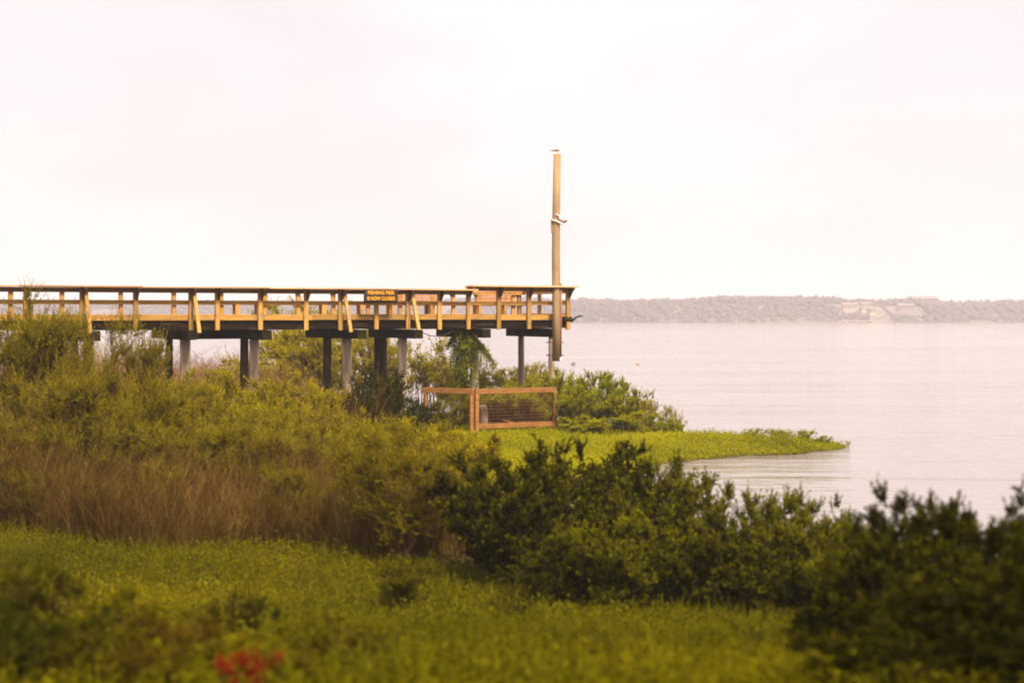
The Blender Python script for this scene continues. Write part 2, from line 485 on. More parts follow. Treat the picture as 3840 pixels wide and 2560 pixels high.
M['woods'] = leaf_mat('hazed_far_woodland', [(0.0, (0.078, 0.064, 0.082)), (0.5, (0.093, 0.078, 0.095)), (1.0, (0.110, 0.096, 0.106))], trans=0.4, obj_var=0)  # pale mauve of distance haze is put into the wood's own colour
rng = np.random.RandomState(11)
IV, IF = ico(1)
CLEAR = [(atx(1985, 838 + FAR), 11, 818, 842), (atx(1945, 836 + FAR), 9, 818, 842), (atx(1955, 806 + FAR), 34, 799, 806), (atx(2020, 815 + FAR), 7, 806, 824), (atx(2075, 840 + FAR), 12, 822, 846)]
bx = rng.uniform(-610, 610, 30000); by = 803 + FAR + 112 * rng.uniform(0, 1, 30000) ** 1.1
keep = np.ones(len(bx), bool)
for cx0, wx, y0, y1 in CLEAR:
    keep &= ~((abs(bx - cx0) < wx) & (by > y0 + FAR) & (by < y1 + FAR))
keep &= (waves(bx, by, 0.05, 9) > -0.75)
bx, by = bx[keep], by[keep]
bz = hill_z(bx, by)
br = (0.7 + 1.9 * rng.uniform(0, 1, len(bx)) ** 3.5) * np.where(by < 812 + FAR, 0.7, 1.0)
nb = len(bx)
jit = 1 + 0.20 * rng.randn(nb, len(IV), 1)
V = IV[None] * jit * (br[:, None, None] * np.array([1.15, 1.0, 1.05])) + np.stack([bx, by, bz + br * 0.35 + 1.3 * np.maximum(waves(bx, by, 0.05, 33), 0) + 0.5 * waves(bx, by, 0.2, 35)], -1)[:, None, :]
F = (IF[None] + (np.arange(nb) * len(IV))[:, None, None]).reshape(-1, 3)
tint = np.clip(0.5 + 0.13 * rng.randn(nb, 1) + 0.06 * rng.randn(nb, len(IV)) + 0.25 * waves(bx, by, 0.06, 21)[:, None], 0, 1)
tag(put('far_woods', mesh_np('far_woods', V.reshape(-1, 3), F, M['woods'], tint.ravel(), smooth=True)), label='hazy wood covering the low hills across the lake', cat='wood', kind='stuff')

# pale ledge of rock along the far waterline
M['rock'] = surface_mat('pale_rock', [(0.3, (0.12, 0.09, 0.08)), (0.7, (0.18, 0.14, 0.12))], (0.5, 0.5, 2), rough=0.9)
mb = MB()
for k in range(60):
    px = random.uniform(1925, 2030)
    d = random.uniform(796, 803) + FAR
    mb.ball((atx(px, d), d, random.uniform(0.0, 0.8)), random.uniform(0.8, 2.6), random.uniform(0.8, 1.5), random.uniform(0.4, 0.9), 8, 5)
tag(mb.build('shore_rocks', M['rock']), label='pale rocks along the far waterline below the cream houses', cat='rocks', kind='stuff')
mb = MB()
for k in range(16):
    f = k / 15
    d = 806 + FAR + 16 * f
    x = atx(1985 + 40 * f, d)
    mb.ball((x + random.uniform(-1, 1), d, float(hill_z(np.array([x]), np.array([d]))[0]) + 0.1), random.uniform(1.2, 2.4), 1.5, 0.5, 8, 5)
tag(mb.build('bare_bank', M['rock']), kind='structure')

# houses
HW = {}
for nm, c in (('cream', (0.40, 0.30, 0.22)), ('pink', (0.29, 0.21, 0.19)), ('white', (0.36, 0.32, 0.31)), ('brick', (0.19, 0.115, 0.105)), ('rosy', (0.19, 0.125, 0.115))):
    HW[nm] = surface_mat('house_wall_' + nm, [(0.3, tuple(v * 0.85 for v in c)), (0.7, c)], (1, 1, 1), bump=0.05)
M['roof'] = surface_mat('roof_shingles', [(0.3, (0.12, 0.085, 0.085)), (0.7, (0.17, 0.125, 0.12))], (1, 1, 3), bump=0.1)
M['win'] = surface_mat('window_glass', [(0.3, (0.04, 0.04, 0.045)), (0.7, (0.08, 0.075, 0.08))], (1, 1, 1), rough=0.15, bump=0)


def house(px, d, w, dp, h, rh, wall, nw, rows, label, lift=0.0):
    d += FAR; w *= 1.18; h *= 1.15; rh *= 1.15
    x = atx(px, d); z = float(hill_z(np.array([x]), np.array([d]))[0]) + lift
    t = thing('house', label, 'house', (x, d, z), 0, 'houses on the far hill')
    MB().box(-w / 2, w / 2, -dp / 2, dp / 2, -3, h).build('wall', HW[wall], t)
    MB().prism([(-dp / 2 - 0.5, h + 0.02), (dp / 2 + 0.5, h + 0.02), (dp * 0.03, h + rh), (-dp * 0.03, h + rh)], 'x', -w / 2 - 0.5, w / 2 + 0.5).build('roof', M['roof'], t)
    for r in range(rows):
        for k in range(nw):
            xx = -w / 2 + w * (k + 0.5) / nw
            zz = h * (r + 0.5) / rows
            o = MB().box(xx - 0.6, xx + 0.6, -dp / 2 - 0.1, -dp / 2 + 0.1, zz - 0.8, zz + 0.8).build('window', M['win'], t)
    return t


house(1988, 828, 5.0, 6, 3.6, 0.9, 'cream', 3, 2, 'cream two storey house, the taller of the two pale houses on the far hill', 0.6)
house(1951, 828, 7.5, 6, 2.9, 1.1, 'pink', 4, 1, 'long pale pink house beside the taller cream house on the far hill', 0.4)
house(2003, 824, 3.2, 5, 2.4, 0.6, 'cream', 2, 1, 'small cream annexe beside the taller cream house on the far hill', 0.3)
house(2121, 862, 13.5, 8, 3.0, 1.5, 'brick', 6, 1, 'long reddish brick building with low roof on the far ridge', 0.7)
house(2079, 834, 8, 6, 2.8, 1.0, 'rosy', 4, 1, 'dull red house in the trees below the long brick building', 0.2)
x = atx(2058, 868 + FAR); z = float(hill_z(np.array([x]), np.array([868.0 + FAR]))[0])
t = thing('water_tower', 'small white water tower on legs standing above the far ridge', 'water tower', (x, 868 + FAR, z))
t.scale = (0.75, 0.75, 0.62)
mb = MB()
for sx in (-1, 1):
    for sy in (-1, 1):
        mb.tube([(sx * 1.5, sy * 1.5, -1), (sx * 1.2, sy * 1.2, 5.5)], 0.3, 6)
mb.build('legs', HW['white'], t)
MB().tube([(0, 0, 5.2), (0, 0, 6.0), (0, 0, 8.4), (0, 0, 9.0)], [1.2, 2.4, 2.4, 0.9], 16).build('tank', HW['white'], t)
MB().tube([(0, 0, -1), (0, 0, 5.3)], 0.5, 8).build('riser_pipe', HW['white'], t)


# ------------------------------------------------------------------ plants
def unit(a): return a / np.maximum(np.linalg.norm(a, axis=-1, keepdims=True), 1e-9)


def np_tubes(P, Rd, sides):
    """P (n,k,3), Rd (n,k) -> verts, faces"""
    n, k, _ = P.shape
    T = np.empty_like(P); T[:, 1:-1] = P[:, 2:] - P[:, :-2]; T[:, 0] = P[:, 1] - P[:, 0]; T[:, -1] = P[:, -1] - P[:, -2]
    T = unit(T)
    ref = np.where(np.abs(T[..., 2:3]) > 0.9, np.array([1.0, 0.1, 0]), np.array([0.1, 0, 1.0]))
    S = unit(np.cross(T, ref)); U = np.cross(S, T)
    a = np.arange(sides) * 2 * math.pi / sides
    V = P[:, :, None] + Rd[:, :, None, None] * (np.cos(a)[:, None] * S[:, :, None] + np.sin(a)[:, None] * U[:, :, None])
    i = np.arange(n)[:, None, None] * k * sides + np.arange(k - 1)[None, :, None] * sides + np.arange(sides)[None, None]
    j = np.arange(n)[:, None, None] * k * sides + np.arange(k - 1)[None, :, None] * sides + ((np.arange(sides) + 1) % sides)[None, None]
    F = np.stack([i, j, j + sides, i + sides], -1).reshape(-1, 4)
    return V.reshape(-1, 3), F


def np_leaves(B, D, L, W, rng):
    """diamond leaves at B pointing along D, folded a little along the midrib"""
    n = len(B)
    D = unit(D)
    S = unit(np.cross(D, rng.randn(n, 3)))
    Nn = np.cross(S, D)
    L = L[:, None]; W = W[:, None]
    mid = B + D * L * 0.45 + Nn * L * 0.06
    V = np.stack([B, mid + S * W / 2, B + D * L - Nn * L * 0.08, mid - S * W / 2], 1)
    F = np.arange(4 * n).reshape(n, 4)
    return V.reshape(-1, 3), F


def bez(p0, p1, p2, t):
    return p0 * (1 - t) ** 2 + p1 * 2 * t * (1 - t) + p2 * t ** 2


def grow(seed, H, Rr, nst, nbr, nsh, nlf, lo, shl, up, ll, lw, flat=0.45, spread=0.8, tipc=0.35, stem_r=0.028, leaf_out=0.7):
    """a many-stemmed shrub: stems > branches > leafy shoots. Returns (stem mesh data, leaf mesh data)"""
    r = np.random.RandomState(seed)
    az = r.uniform(0, 2 * math.pi, nst); rad = Rr * spread * np.sqrt(r.uniform(0.02, 1, nst))
    base = np.stack([np.cos(az) * rad * 0.22, np.sin(az) * rad * 0.22, np.full(nst, -0.1)], -1) + r.randn(nst, 3) * [0.05, 0.05, 0]
    tipz = H * (1 - flat * (rad / Rr) ** 2) * r.uniform(0.70, 0.96, nst)
    tip = np.stack([np.cos(az) * rad, np.sin(az) * rad, tipz], -1) + r.randn(nst, 3) * [0.1, 0.1, 0]
    ctl = base + (tip - base) * [0.35, 0.35, 0.62] + r.randn(nst, 3) * 0.10 * Rr
    tt = np.linspace(0, 1, 7)
    P = bez(base[:, None], ctl[:, None], tip[:, None], tt[None, :, None])
    sv, sf = np_tubes(P, stem_r * (1 - 0.78 * tt)[None, :] * r.uniform(0.7, 1.3, (nst, 1)), 5)
    Vs, Fs = [sv], [sf]; off = len(sv)
    bi = r.randint(0, nst, nbr); bt = lo + (1 - lo) * r.uniform(0, 1, nbr) ** 0.8
    b0 = bez(base[bi], ctl[bi], tip[bi], bt[:, None])
    ax = unit(b0 * [1, 1, 0] + 1e-4)
    bd = unit(ax * r.uniform(0, 0.9, (nbr, 1)) + r.randn(nbr, 3) * [0.75, 0.75, 0.25] + [0, 0, 0.45 * up + 0.15])
    bl = Rr * r.uniform(0.22, 0.58, nbr) * (1.15 - 0.55 * bt)
    b2 = b0 + bd * bl[:, None] + np.array([0, 0, 1]) * (0.12 * bl * up)[:, None]
    b1 = (b0 + b2) / 2 + r.randn(nbr, 3) * 0.03 - np.array([0, 0, 0.06]) * bl[:, None]
    t4 = np.linspace(0, 1, 4)
    sv, sf = np_tubes(bez(b0[:, None], b1[:, None], b2[:, None], t4[None, :, None]), stem_r * 0.36 * (1 - 0.7 * t4)[None, :] * np.ones((nbr, 1)), 3)
    Vs.append(sv); Fs.append(sf + off); off += len(sv)
    si = r.randint(0, nbr, nsh); st = r.uniform(0.12, 1, nsh) ** 0.5
    s0 = bez(b0[si], b1[si], b2[si], st[:, None])
    sdv = unit(bd[si] * 0.45 + r.randn(nsh, 3) * [0.6, 0.6, 0.45] + [0, 0, up])
    sl = shl * r.uniform(0.45, 1.25, nsh)
    s2 = s0 + sdv * sl[:, None]
    s1 = (s0 + s2) / 2 + r.randn(nsh, 3) * 0.12 * sl[:, None] * [1, 1, 0.3]
    t3 = np.linspace(0, 1, 3)
    sv, sf = np_tubes(bez(s0[:, None], s1[:, None], s2[:, None], t3[None, :, None]), stem_r * 0.13 * (1 - 0.7 * t3)[None, :] * np.ones((nsh, 1)), 3)
    Vs.append(sv); Fs.append(sf + off)
    li = np.repeat(np.arange(nsh), nlf); lt = r.uniform(0.05, 1, len(li))
    lb = bez(s0[li], s1[li], s2[li], lt[:, None])
    ld = unit(sdv[li] * 0.75 + unit(r.randn(len(li), 3)) * leaf_out + [0, 0, 0.1])
    lv, lf = np_leaves(lb, ld, ll * r.uniform(0.6, 1.25, len(li)) * (1.05 - 0.35 * lt), lw * r.uniform(0.7, 1.25, len(li)), r)
    shoot_t = r.randn(nsh) * 0.16
    tn = np.clip(0.42 + shoot_t[li] + r.randn(len(li)) * 0.13 + tipc * (lt - 0.5), 0, 1)
    return (np.concatenate(Vs), np.concatenate(Fs)), (lv, lf, np.repeat(tn, 4))


KINDS = {
    # seed list and growth figures; nominal height and half-width of each prototype are kept for scaling
    'feathery': dict(n=4, leaf='olive', stem='stem', H=3.4, Rr=1.55, nst=16, nbr=80, nsh=1900, nlf=32, lo=0.32, shl=0.50, up=0.6, ll=0.054, lw=0.0145, flat=0.40),
    'willow': dict(n=4, leaf='yellow', stem='stem', H=3.0, Rr=1.5, nst=15, nbr=75, nsh=1150, nlf=20, lo=0.30, shl=0.40, up=0.7, ll=0.085, lw=0.028, flat=0.40),
    'dark': dict(n=4, leaf='green', stem='stem_dark', H=2.2, Rr=1.35, nst=22, nbr=150, nsh=2600, nlf=24, lo=0.08, shl=0.21, up=0.5, ll=0.066, lw=0.024, flat=0.38, spread=0.9, tipc=0.5, stem_r=0.022),
    'bacc': dict(n=4, leaf='mid', stem='stem_dark', H=2.0, Rr=1.25, nst=24, nbr=140, nsh=2300, nlf=24, lo=0.06, shl=0.25, up=0.75, ll=0.062, lw=0.023, flat=0.32, spread=0.95, tipc=0.5, stem_r=0.02),
    'cedar': dict(n=2, leaf='cedar', stem='stem_dark', H=2.2, Rr=1.3, nst=20, nbr=240, nsh=1500, nlf=20, lo=0.05, shl=0.30, up=0.5, ll=0.075, lw=0.022, flat=0.55, spread=0.9),
    'weed': dict(n=3, leaf='meadow', stem='stem', H=1.1, Rr=0.6, nst=26, nbr=130, nsh=620, nlf=20, lo=0.15, shl=0.22, up=1.1, ll=0.050, lw=0.017, flat=0.3, stem_r=0.010),
    'red': dict(n=1, leaf='red', stem='stem', H=0.8, Rr=0.45, nst=16, nbr=70, nsh=520, nlf=12, lo=0.45, shl=0.16, up=0.9, ll=0.034, lw=0.015, flat=0.3, stem_r=0.008),
    'upright': dict(n=3, leaf='spit_bush', stem='stem', H=1.8, Rr=0.9, nst=44, nbr=150, nsh=1100, nlf=22, lo=0.10, shl=0.30, up=1.7, ll=0.085, lw=0.022, flat=0.30, spread=0.95, tipc=0.45, stem_r=0.012),
    'sparse': dict(n=2, leaf='yellow', stem='stem', H=1.6, Rr=0.7, nst=12, nbr=60, nsh=150, nlf=12, lo=0.25, shl=0.34, up=1.3, ll=0.075, lw=0.026, flat=0.2, stem_r=0.012),
}
PROTO = {}


def proto(kind, v):
    key = (kind, v)
    if key not in PROTO:
        p = dict(KINDS[kind]); n = p.pop('n')
        p['lo'] *= (1.0, 0.7, 0.45, 0.85)[v % 4]; leaf = p.pop('leaf'); stem = p.pop('stem')
        (sv, sf), (lv, lf, tn) = grow(1000 + 17 * v + 97 * sorted(KINDS).index(kind), **p)
        PROTO[key] = (mesh_np(kind + '_stems', sv, sf, M[stem]), mesh_np(kind + '_foliage', lv, lf, M[leaf], tn), float(np.percentile(lv[:, 2], 99.3 if kind in ('dark', 'bacc') else 96.0)), float(np.percentile(np.abs(lv[:, 0]), 98)))
    return PROTO[key]


def plant(name, kind, px, d, top, wpx, label, group, cat='shrub', rot=None, leaf=None, zmul=1.0):
    """a shrub whose crown is wpx preview pixels wide and reaches up to row top when it stands d metres away"""
    v = plant.k % KINDS[kind]['n']; plant.k += 1
    sm, fm, h0, r0 = proto(kind, v)
    x = atx(px, d); z = gz(x, d)
    h = max(0.25, atz(top, d) - z); w = wpx / F2 * d / 2
    t = thing(name, label, cat, (x, d, z - 0.02), random.uniform(0, 6.28) if rot is None else rot, group)
    t.scale = (w / r0, w / r0, h / h0)
    put('stems', sm, t); o = put('foliage', fm, t)
    if leaf:
        o.material_slots[0].link = 'OBJECT'; o.material_slots[0].material = M[leaf]
    return t


plant.k = 0

# --- tall thicket at the pier's landward end
G1 = 'tall feathery shrubs of the thicket beside the pier'
for a in [
    (40, 31.5, 728, 250, 'tall dark olive shrub screening the pier where it leaves the frame'),
    (-70, 33, 745, 260, 'olive shrub at the picture edge beside the tallest thicket shrub'),
    (140, 34, 745, 190, 'leafy olive shrub hiding the pier deck before its first brace'),
    (275, 31, 764, 210, 'rounded olive shrub rising just under the deck edge, between two braces'),
    (120, 29.6, 870, 240, 'lower olive shrub standing in front of the tallest thicket shrub'),
    (345, 30.5, 880, 190, 'olive shrub in front of the pile nearest the bushes'),
    (230, 29.2, 935, 230, 'low spreading olive shrub over bare brown stems below the rounded shrub'),
    (470, 32.5, 905, 200, 'thin olive shrub with reddish twigs in front of two grey piles'),
    (560, 29.8, 975, 220, 'olive shrub whose crown hangs above the forked bare branch'),
    (410, 29.4, 985, 210, 'low olive shrub between the rounded shrub and the forked branch'),
    (680, 31, 975, 210, 'olive shrub in front of the brown stems below the pile with split braces'),
    (20, 29, 985, 220, 'low dark olive shrub over the darkest stems at the picture edge'),
    (790, 33, 990, 190, 'olive shrub just behind the two-stemmed feathery bush'),
]:
    plant('shrub', 'feathery', a[0], a[1], a[2], a[3], a[4], G1)
for a in [
    (70, 27.6, 1085, 150, 'knee-high olive shrub among the darkest stalks at the meadow edge'),
    (225, 27.4, 1110, 130, 'small olive shrub at the meadow edge between the two fallen branches'),
    (350, 27.2, 1075, 150, 'small olive shrub at the meadow edge above the pale fallen branch'),
    (655, 26.4, 1075, 150, 'small olive shrub at the meadow edge past the forked branch'),
    (735, 26.0, 1120, 120, 'smallest olive shrub at the meadow edge before the two-stemmed bush'),
    (620, 33.5, 950, 190, 'broad yellowish olive shrub behind the forked branch'),
    (330, 33.5, 905, 170, 'olive shrub filling the gap before the first clear grey pile'),
]:
    plant('shrub', 'feathery', a[0], a[1], a[2], a[3], a[4], G1)
G2 = 'yellow green willow shrubs around the piles'
for a in [
    (735, 40, 892, 120, 'brightest yellow willow shrub in front of the round grey pile'),
    (640, 41, 880, 150, 'yellow willow shrub below the dark beam end at mid pier'),
    (515, 43, 866, 150, 'yellow green willow shrub standing between two grey piles'),
    (410, 42, 866, 140, 'yellow green willow shrub around the foot of the first clear grey pile'),
    (590, 38, 925, 160, 'low yellow willow shrub in front of the thin split pile'),
    (800, 39.5, 955, 140, 'low yellow willow shrub beside the dark cedar-like bush'),
    (690, 36, 955, 170, 'wide yellow green shrub in front of the brightest willow'),
    (470, 37, 920, 170, 'wide olive yellow shrub in front of the first clear grey pile'),
    (690, 66, 712, 230, 'tall pale willow tree whose top shows through the pier railing'),
    (640, 63, 765, 160, 'leafy willow under the deck behind the thin split pile'),
    (815, 63, 757, 150, 'leafy willow under the deck behind the round grey pile'),
    (905, 62.5, 790, 120, 'willow glimpsed between the dark double pile and the slim grey pile'),
    (1000, 60.5, 822, 130, 'bushy willow under the sagging cable'),
    (1135, 59.5, 850, 120, 'willow bush beside the vine covered pile, on its water side'),
    (1216, 59.5, 845, 110, 'willow bush between the dark slim pile and the pole pile'),
    (1060, 60, 850, 130, 'willow bush behind the vine covered pile'),
    (840, 32, 985, 190, 'golden willow shrub just behind the crown of the two-stemmed bush'),
    (960, 30, 1002, 180, 'golden willow shrub between the two-stemmed bush and the wire fence'),
    (1060, 33, 1000, 170, 'low golden willow shrub in front of the wire fence corner'),
    (900, 37, 978, 170, 'low golden willow shrub before the foot of the dark cedar-like bush'),
    (1020, 39, 985, 150, 'low golden willow shrub below the open wooden railing'),
    (560, 60, 835, 190, 'low willow growing among the reddish reeds behind the pier'),
    (745, 62, 780, 170, 'willow seen between the round grey pile and its dark neighbour'),
    (750, 47, 900, 150, 'yellow willow shrub at the foot of the round grey pile'),
    (545, 47, 905, 170, 'yellow willow shrub at the foot of the thin split pile'),
    (330, 45, 895, 170, 'yellow green willow shrub under the deck beside the rounded shrub'),
]:
    plant('shrub', 'willow', a[0], a[1], a[2], a[3], a[4], G2)
plant('shrub', 'sparse', 965, 61, 778, 90, 'thin pale sapling in the gap under the hanging cable', G2)
plant('shrub', 'sparse', 1105, 59, 800, 60, 'wispy sapling leaning beside the vine', G2)
G3 = 'dark bushes under the pier'
plant('shrub', 'cedar', 864, 44, 866, 145, 'dark cedar-like bush in front of the dark double pile', G3)
plant('shrub', 'cedar', 962, 46.5, 922, 100, 'dark green bush at the foot of the slim grey pile', G3)
plant('shrub', 'feathery', 1040, 50.8, 905, 110, 'dark bush behind the open wooden railing beside the wire cage', G3)
G4 = 'shoreline bushes beside the wire cage'
for a in [
    ('upright', 1285, 53, 862, 110, 'light green bush just past the end post of the wire cage'),
    ('upright_dark', 1372, 52.4, 866, 130, 'darkest and fullest shoreline bush past the wire cage'),
    ('upright', 1435, 51.6, 905, 110, 'green bush at the outer end of the shoreline bushes'),
    ('upright', 1330, 51.4, 900, 110, 'small green bush in front of the darkest shoreline bush'),
    ('upright', 1200, 53.5, 885, 130, 'green bush showing through the wire mesh of the cage'),
    ('upright', 1160, 53.0, 900, 130, 'green bush directly behind the middle of the wire mesh'),
    ('upright_dark', 1120, 53.2, 900, 110, 'green bush behind the corner post of the wire cage'),
]:
    plant('shrub', a[0][:7], a[1], a[2], a[3], a[4], a[5], G4, leaf='spit_bush' if a[0] == 'upright' else 'shore_dark')
for a in [
    (1478, 50.2, 950, 120, 'low olive bush sloping down to the spit below the outermost shoreline bush'),
    (1540, 49.8, 966, 60, 'knee-high olive bush where the spit narrows'),
    (1350, 50.4, 960, 120, 'low olive bush at the foot of the darkest shoreline bush'),
]:
    plant('shrub', 'upright', a[0], a[1], a[2], a[3], a[4], G4, leaf='spit_bush')
for a in [(1735, 49.7, 984, 60), (1795, 49.7, 985, 56), (1850, 49.6, 987, 54), (1890, 49.6, 1000, 44)]:
    plant('weed_clump', 'weed', *a, 'bushy green weed along the outer edge of the spit', 'bushy weeds along the spit', cat='weed', leaf='spit')
for px, d, tp, w, lab in [(1488, 51, 918, 50, 'wispy pale weed next to the outermost shoreline bush'), (1525, 51, 930, 44, 'wispy pale weed in the middle of three on the spit'), (1556, 50.8, 940, 36, 'shortest wispy pale weed on the spit, nearest the open water'), (1450, 50.3, 945, 60, 'olive weed tuft at the foot of the outermost shoreline bush'), (1950, 49.9, 1012, 16, 'tiny lone sprig at the very tip of the spit')]:
    plant('weed_clump', 'sparse', px, d, tp, w, lab, 'wispy weeds on the spit', cat='weed')

# --- bushes in front
two_stem = plant('shrub', 'feathery', 935, 24.0, 985, 330, 'feathery olive bush on two bare leaning stems between thicket and dark bushes', 'bushes edging the near meadow')
plant('shrub', 'feathery', 850, 26.5, 1000, 220, 'feathery olive bush behind the two-stemmed bush', 'bushes edging the near meadow')
G5 = 'bushes edging the near meadow'
for a in [
    ('dark', 1225, 22.0, 1035, 350, 'large dark bush at the middle of the meadow edge, darkest at its base'),
    ('dark', 1140, 23.2, 1060, 260, 'dark bush joining the feathery bush to the large dark bush'),
    ('dark', 1400, 23.4, 1022, 270, 'tall dark green bush reaching up to the spit behind the large dark bush'),
    ('bacc', 1535, 22.8, 1058, 250, 'green bush with upright shoots where the bay water begins'),
    ('bacc', 1440, 19.8, 1180, 270, 'rounded lighter bush in front of the large dark bush'),
    ('bacc', 1660, 20.6, 1128, 200, 'bush of candle-like shoots against the bay water'),
    ('bacc', 1790, 20.2, 1130, 200, 'bush with the tallest candle shoot against the bay water'),
    ('dark', 1620, 19.6, 1215, 240, 'dark brownish bush below the candle-shooted bushes'),
    ('bacc', 1900, 19.6, 1165, 190, 'bush of thin shoots in the dip between the candle bushes and the big end bush'),
    ('dark', 1790, 18.8, 1240, 250, 'dark bush at the meadow edge below the tallest candle shoot'),
    ('bacc', 1965, 17.8, 1205, 220, 'low bush in front of the dip in the hedge line'),
    ('dark', 2115, 13.0, 1142, 330, 'tallest dark bush at the frame end of the meadow edge'),
    ('dark', 2290, 12.6, 1156, 330, 'dark bush with separate spikes beside the tallest dark bush'),
    ('dark', 2015, 13.8, 1275, 280, 'dark low bush leaning out over the meadow before the tallest dark bush'),
    ('dark', 2210, 11.8, 1240, 400, 'blackish bush filling the lower corner of the view'),
    ('dark', 2390, 12.0, 1200, 330, 'blackish bush cut off by the picture edge above the lower corner'),
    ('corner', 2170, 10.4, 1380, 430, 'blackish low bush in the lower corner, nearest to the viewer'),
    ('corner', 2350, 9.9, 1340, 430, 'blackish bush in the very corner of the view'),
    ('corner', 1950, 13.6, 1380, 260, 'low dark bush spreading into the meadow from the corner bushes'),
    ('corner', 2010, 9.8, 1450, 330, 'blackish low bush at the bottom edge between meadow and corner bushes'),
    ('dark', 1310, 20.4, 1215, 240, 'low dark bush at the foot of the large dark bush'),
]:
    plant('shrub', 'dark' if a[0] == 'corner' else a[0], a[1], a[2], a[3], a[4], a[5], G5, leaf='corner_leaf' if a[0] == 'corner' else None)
G6 = 'weeds standing in the near meadow'  # near-corner clumps take dark leaf colours in place of shade
for a in [
    ('weed', 930, 19.6, 1285, 170, 'low leafy green weed patch below the two-stemmed feathery bush', None),
    ('weed', 1165, 17.6, 1372, 110, 'single dark weed clump in the open meadow', 'green'),
    ('weed', 540, 14.2, 1372, 170, 'dark green weed clump just behind the red flowers', 'green'),
    ('weed', 60, 12.4, 1310, 260, 'tall blurred dark weed clump at the picture edge of the meadow', 'green'),
    ('weed', 250, 11.8, 1370, 250, 'tall blurred olive weed clump beside the dark one at the meadow edge', 'meadow'),
    ('weed', 430, 11.2, 1420, 220, 'blurred brownish weed clump next to the red flowers, on the thicket side', 'stem_leaf'),
    ('weed', 110, 10.6, 1470, 220, 'blurred dark weed clump low in the near corner', 'green'),
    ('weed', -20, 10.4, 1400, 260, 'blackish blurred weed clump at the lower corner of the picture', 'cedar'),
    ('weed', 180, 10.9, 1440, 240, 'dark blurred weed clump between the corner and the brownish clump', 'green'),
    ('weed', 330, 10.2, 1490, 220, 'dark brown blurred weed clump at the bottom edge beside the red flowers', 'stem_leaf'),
    ('weed', 640, 11.0, 1500, 200, 'dark olive blurred weed clump at the bottom edge past the red flowers', 'stem_leaf'),
    ('weed', 760, 12.0, 1430, 260, 'blurred olive weed clump past the red flowers', None),
    ('weed', 1400, 13.0, 1445, 230, 'wide blurred green weed clump in the middle of the near meadow', None),
    ('weed', 1750, 14.0, 1440, 240, 'wide blurred green weed clump below the hedge line', 'mid'),
]:
    plant('weed_clump', a[0], a[1], a[2], a[3], a[4], a[5], G6, cat='weed', leaf=a[6])
plant('red_flower', 'red', 553, 10.0, 1498, 160, 'clump of blurred red flowers low in the meadow', None, cat='flower')
plant('shrub', 'cedar', 1148, 51.5, 925, 75, 'small blackish bush inside the wire fence beside the stump', G3)
plant('shrub', 'upright', 1245, 52.6, 893, 100, 'green bush behind the outer end of the wire mesh', G4, leaf='spit_bush')

# --- uncountable cover
def cover(name, label, mat, x0, x1, y0, y1, n, hgt, ll, lw, seed, keepf, tilt=0.6, hvar=None, stalk=0.5, kcat='ground cover'):
    """leafy ground cover: n plants, each a handful of leaves up a short stalk"""
    r = np.random.RandomState(seed)
    x = r.uniform(x0, x1, n); y = y0 + (y1 - y0) * r.uniform(0, 1, n)
    k = (shore_dist(x, y) > 0.05) & keepf(x, y)
    x, y = x[k], y[k]; n = len(x); z = ground_z(x, y)
    hv = (0.62 + 0.55 * waves(x, y, 0.9, seed + 1) * 0.6 + 0.35 * waves(x, y, 3.0, seed + 2) * 0.5 + 0.30 * r.randn(n)) if hvar is None else hvar(x, y, r)
    h = hgt * np.clip(hv, 0.15, 1.7) * (0.6 + 0.4 * sstep(shore_dist(x, y) / 1.2))
    per = 9
    li = np.repeat(np.arange(n), per)
    f = r.uniform(0.12, 1, len(li))
    lean = r.randn(n, 2) * 0.22
    B = np.stack([x[li] + lean[li, 0] * h[li] * f + r.randn(len(li)) * 0.025, y[li] + lean[li, 1] * h[li] * f + r.randn(len(li)) * 0.025, z[li] + h[li] * f], -1)
    D = unit(r.randn(len(li), 3) * [1, 1, 0.5] + [0, 0, tilt])
    V, F = np_leaves(B, D, ll * r.uniform(0.6, 1.4, len(li)), lw * r.uniform(0.7, 1.3, len(li)), r)
    pt = 0.45 + 0.06 * r.randn(n) + 0.24 * waves(x, y, 0.55, seed + 5) + 0.16 * waves(x, y, 1.7, seed + 6)
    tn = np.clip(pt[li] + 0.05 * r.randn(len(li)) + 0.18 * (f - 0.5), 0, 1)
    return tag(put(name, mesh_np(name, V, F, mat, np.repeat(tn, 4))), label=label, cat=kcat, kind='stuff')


def edge_y(x): return np.where(x < 0, 27.0 - 0.36 * (np.maximum(x, -12) + 8.8) + 0.5 * np.sin(x * 1.3), 30.0)


inview = lambda x, y: np.abs(x) < 0.44 * y + 1.0
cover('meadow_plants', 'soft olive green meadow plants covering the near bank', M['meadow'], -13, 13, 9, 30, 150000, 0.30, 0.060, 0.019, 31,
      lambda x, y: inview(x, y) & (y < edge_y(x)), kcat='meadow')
cover('spit_plants', 'bright yellow green weeds covering the low spit', M['spit'], -9, 11.2, 33.5, 56, 120000, 0.28, 0.060, 0.023, 57,
      lambda x, y: inview(x, y) & (x > -0.13 * y), kcat='weeds')
r = np.random.RandomState(90)
n = 60000
x = r.uniform(-12, 12, n); y = r.uniform(9.5, 29, n)
k = inview(x, y) & (y < edge_y(x)) & (shore_dist(x, y) > 0.3) & (waves(x, y, 0.8, 41) + 0.5 * waves(x, y, 2.6, 42) > 0.25 * r.randn(n))
x, y = x[k], y[k]; n = len(x)
V, F = np_leaves(np.stack([x, y, ground_z(x, y)], -1), r.randn(n, 3) * [0.28, 0.28, 0] + [0, 0, 1], r.uniform(0.22, 0.52, n), r.uniform(0.010, 0.018, n), r)
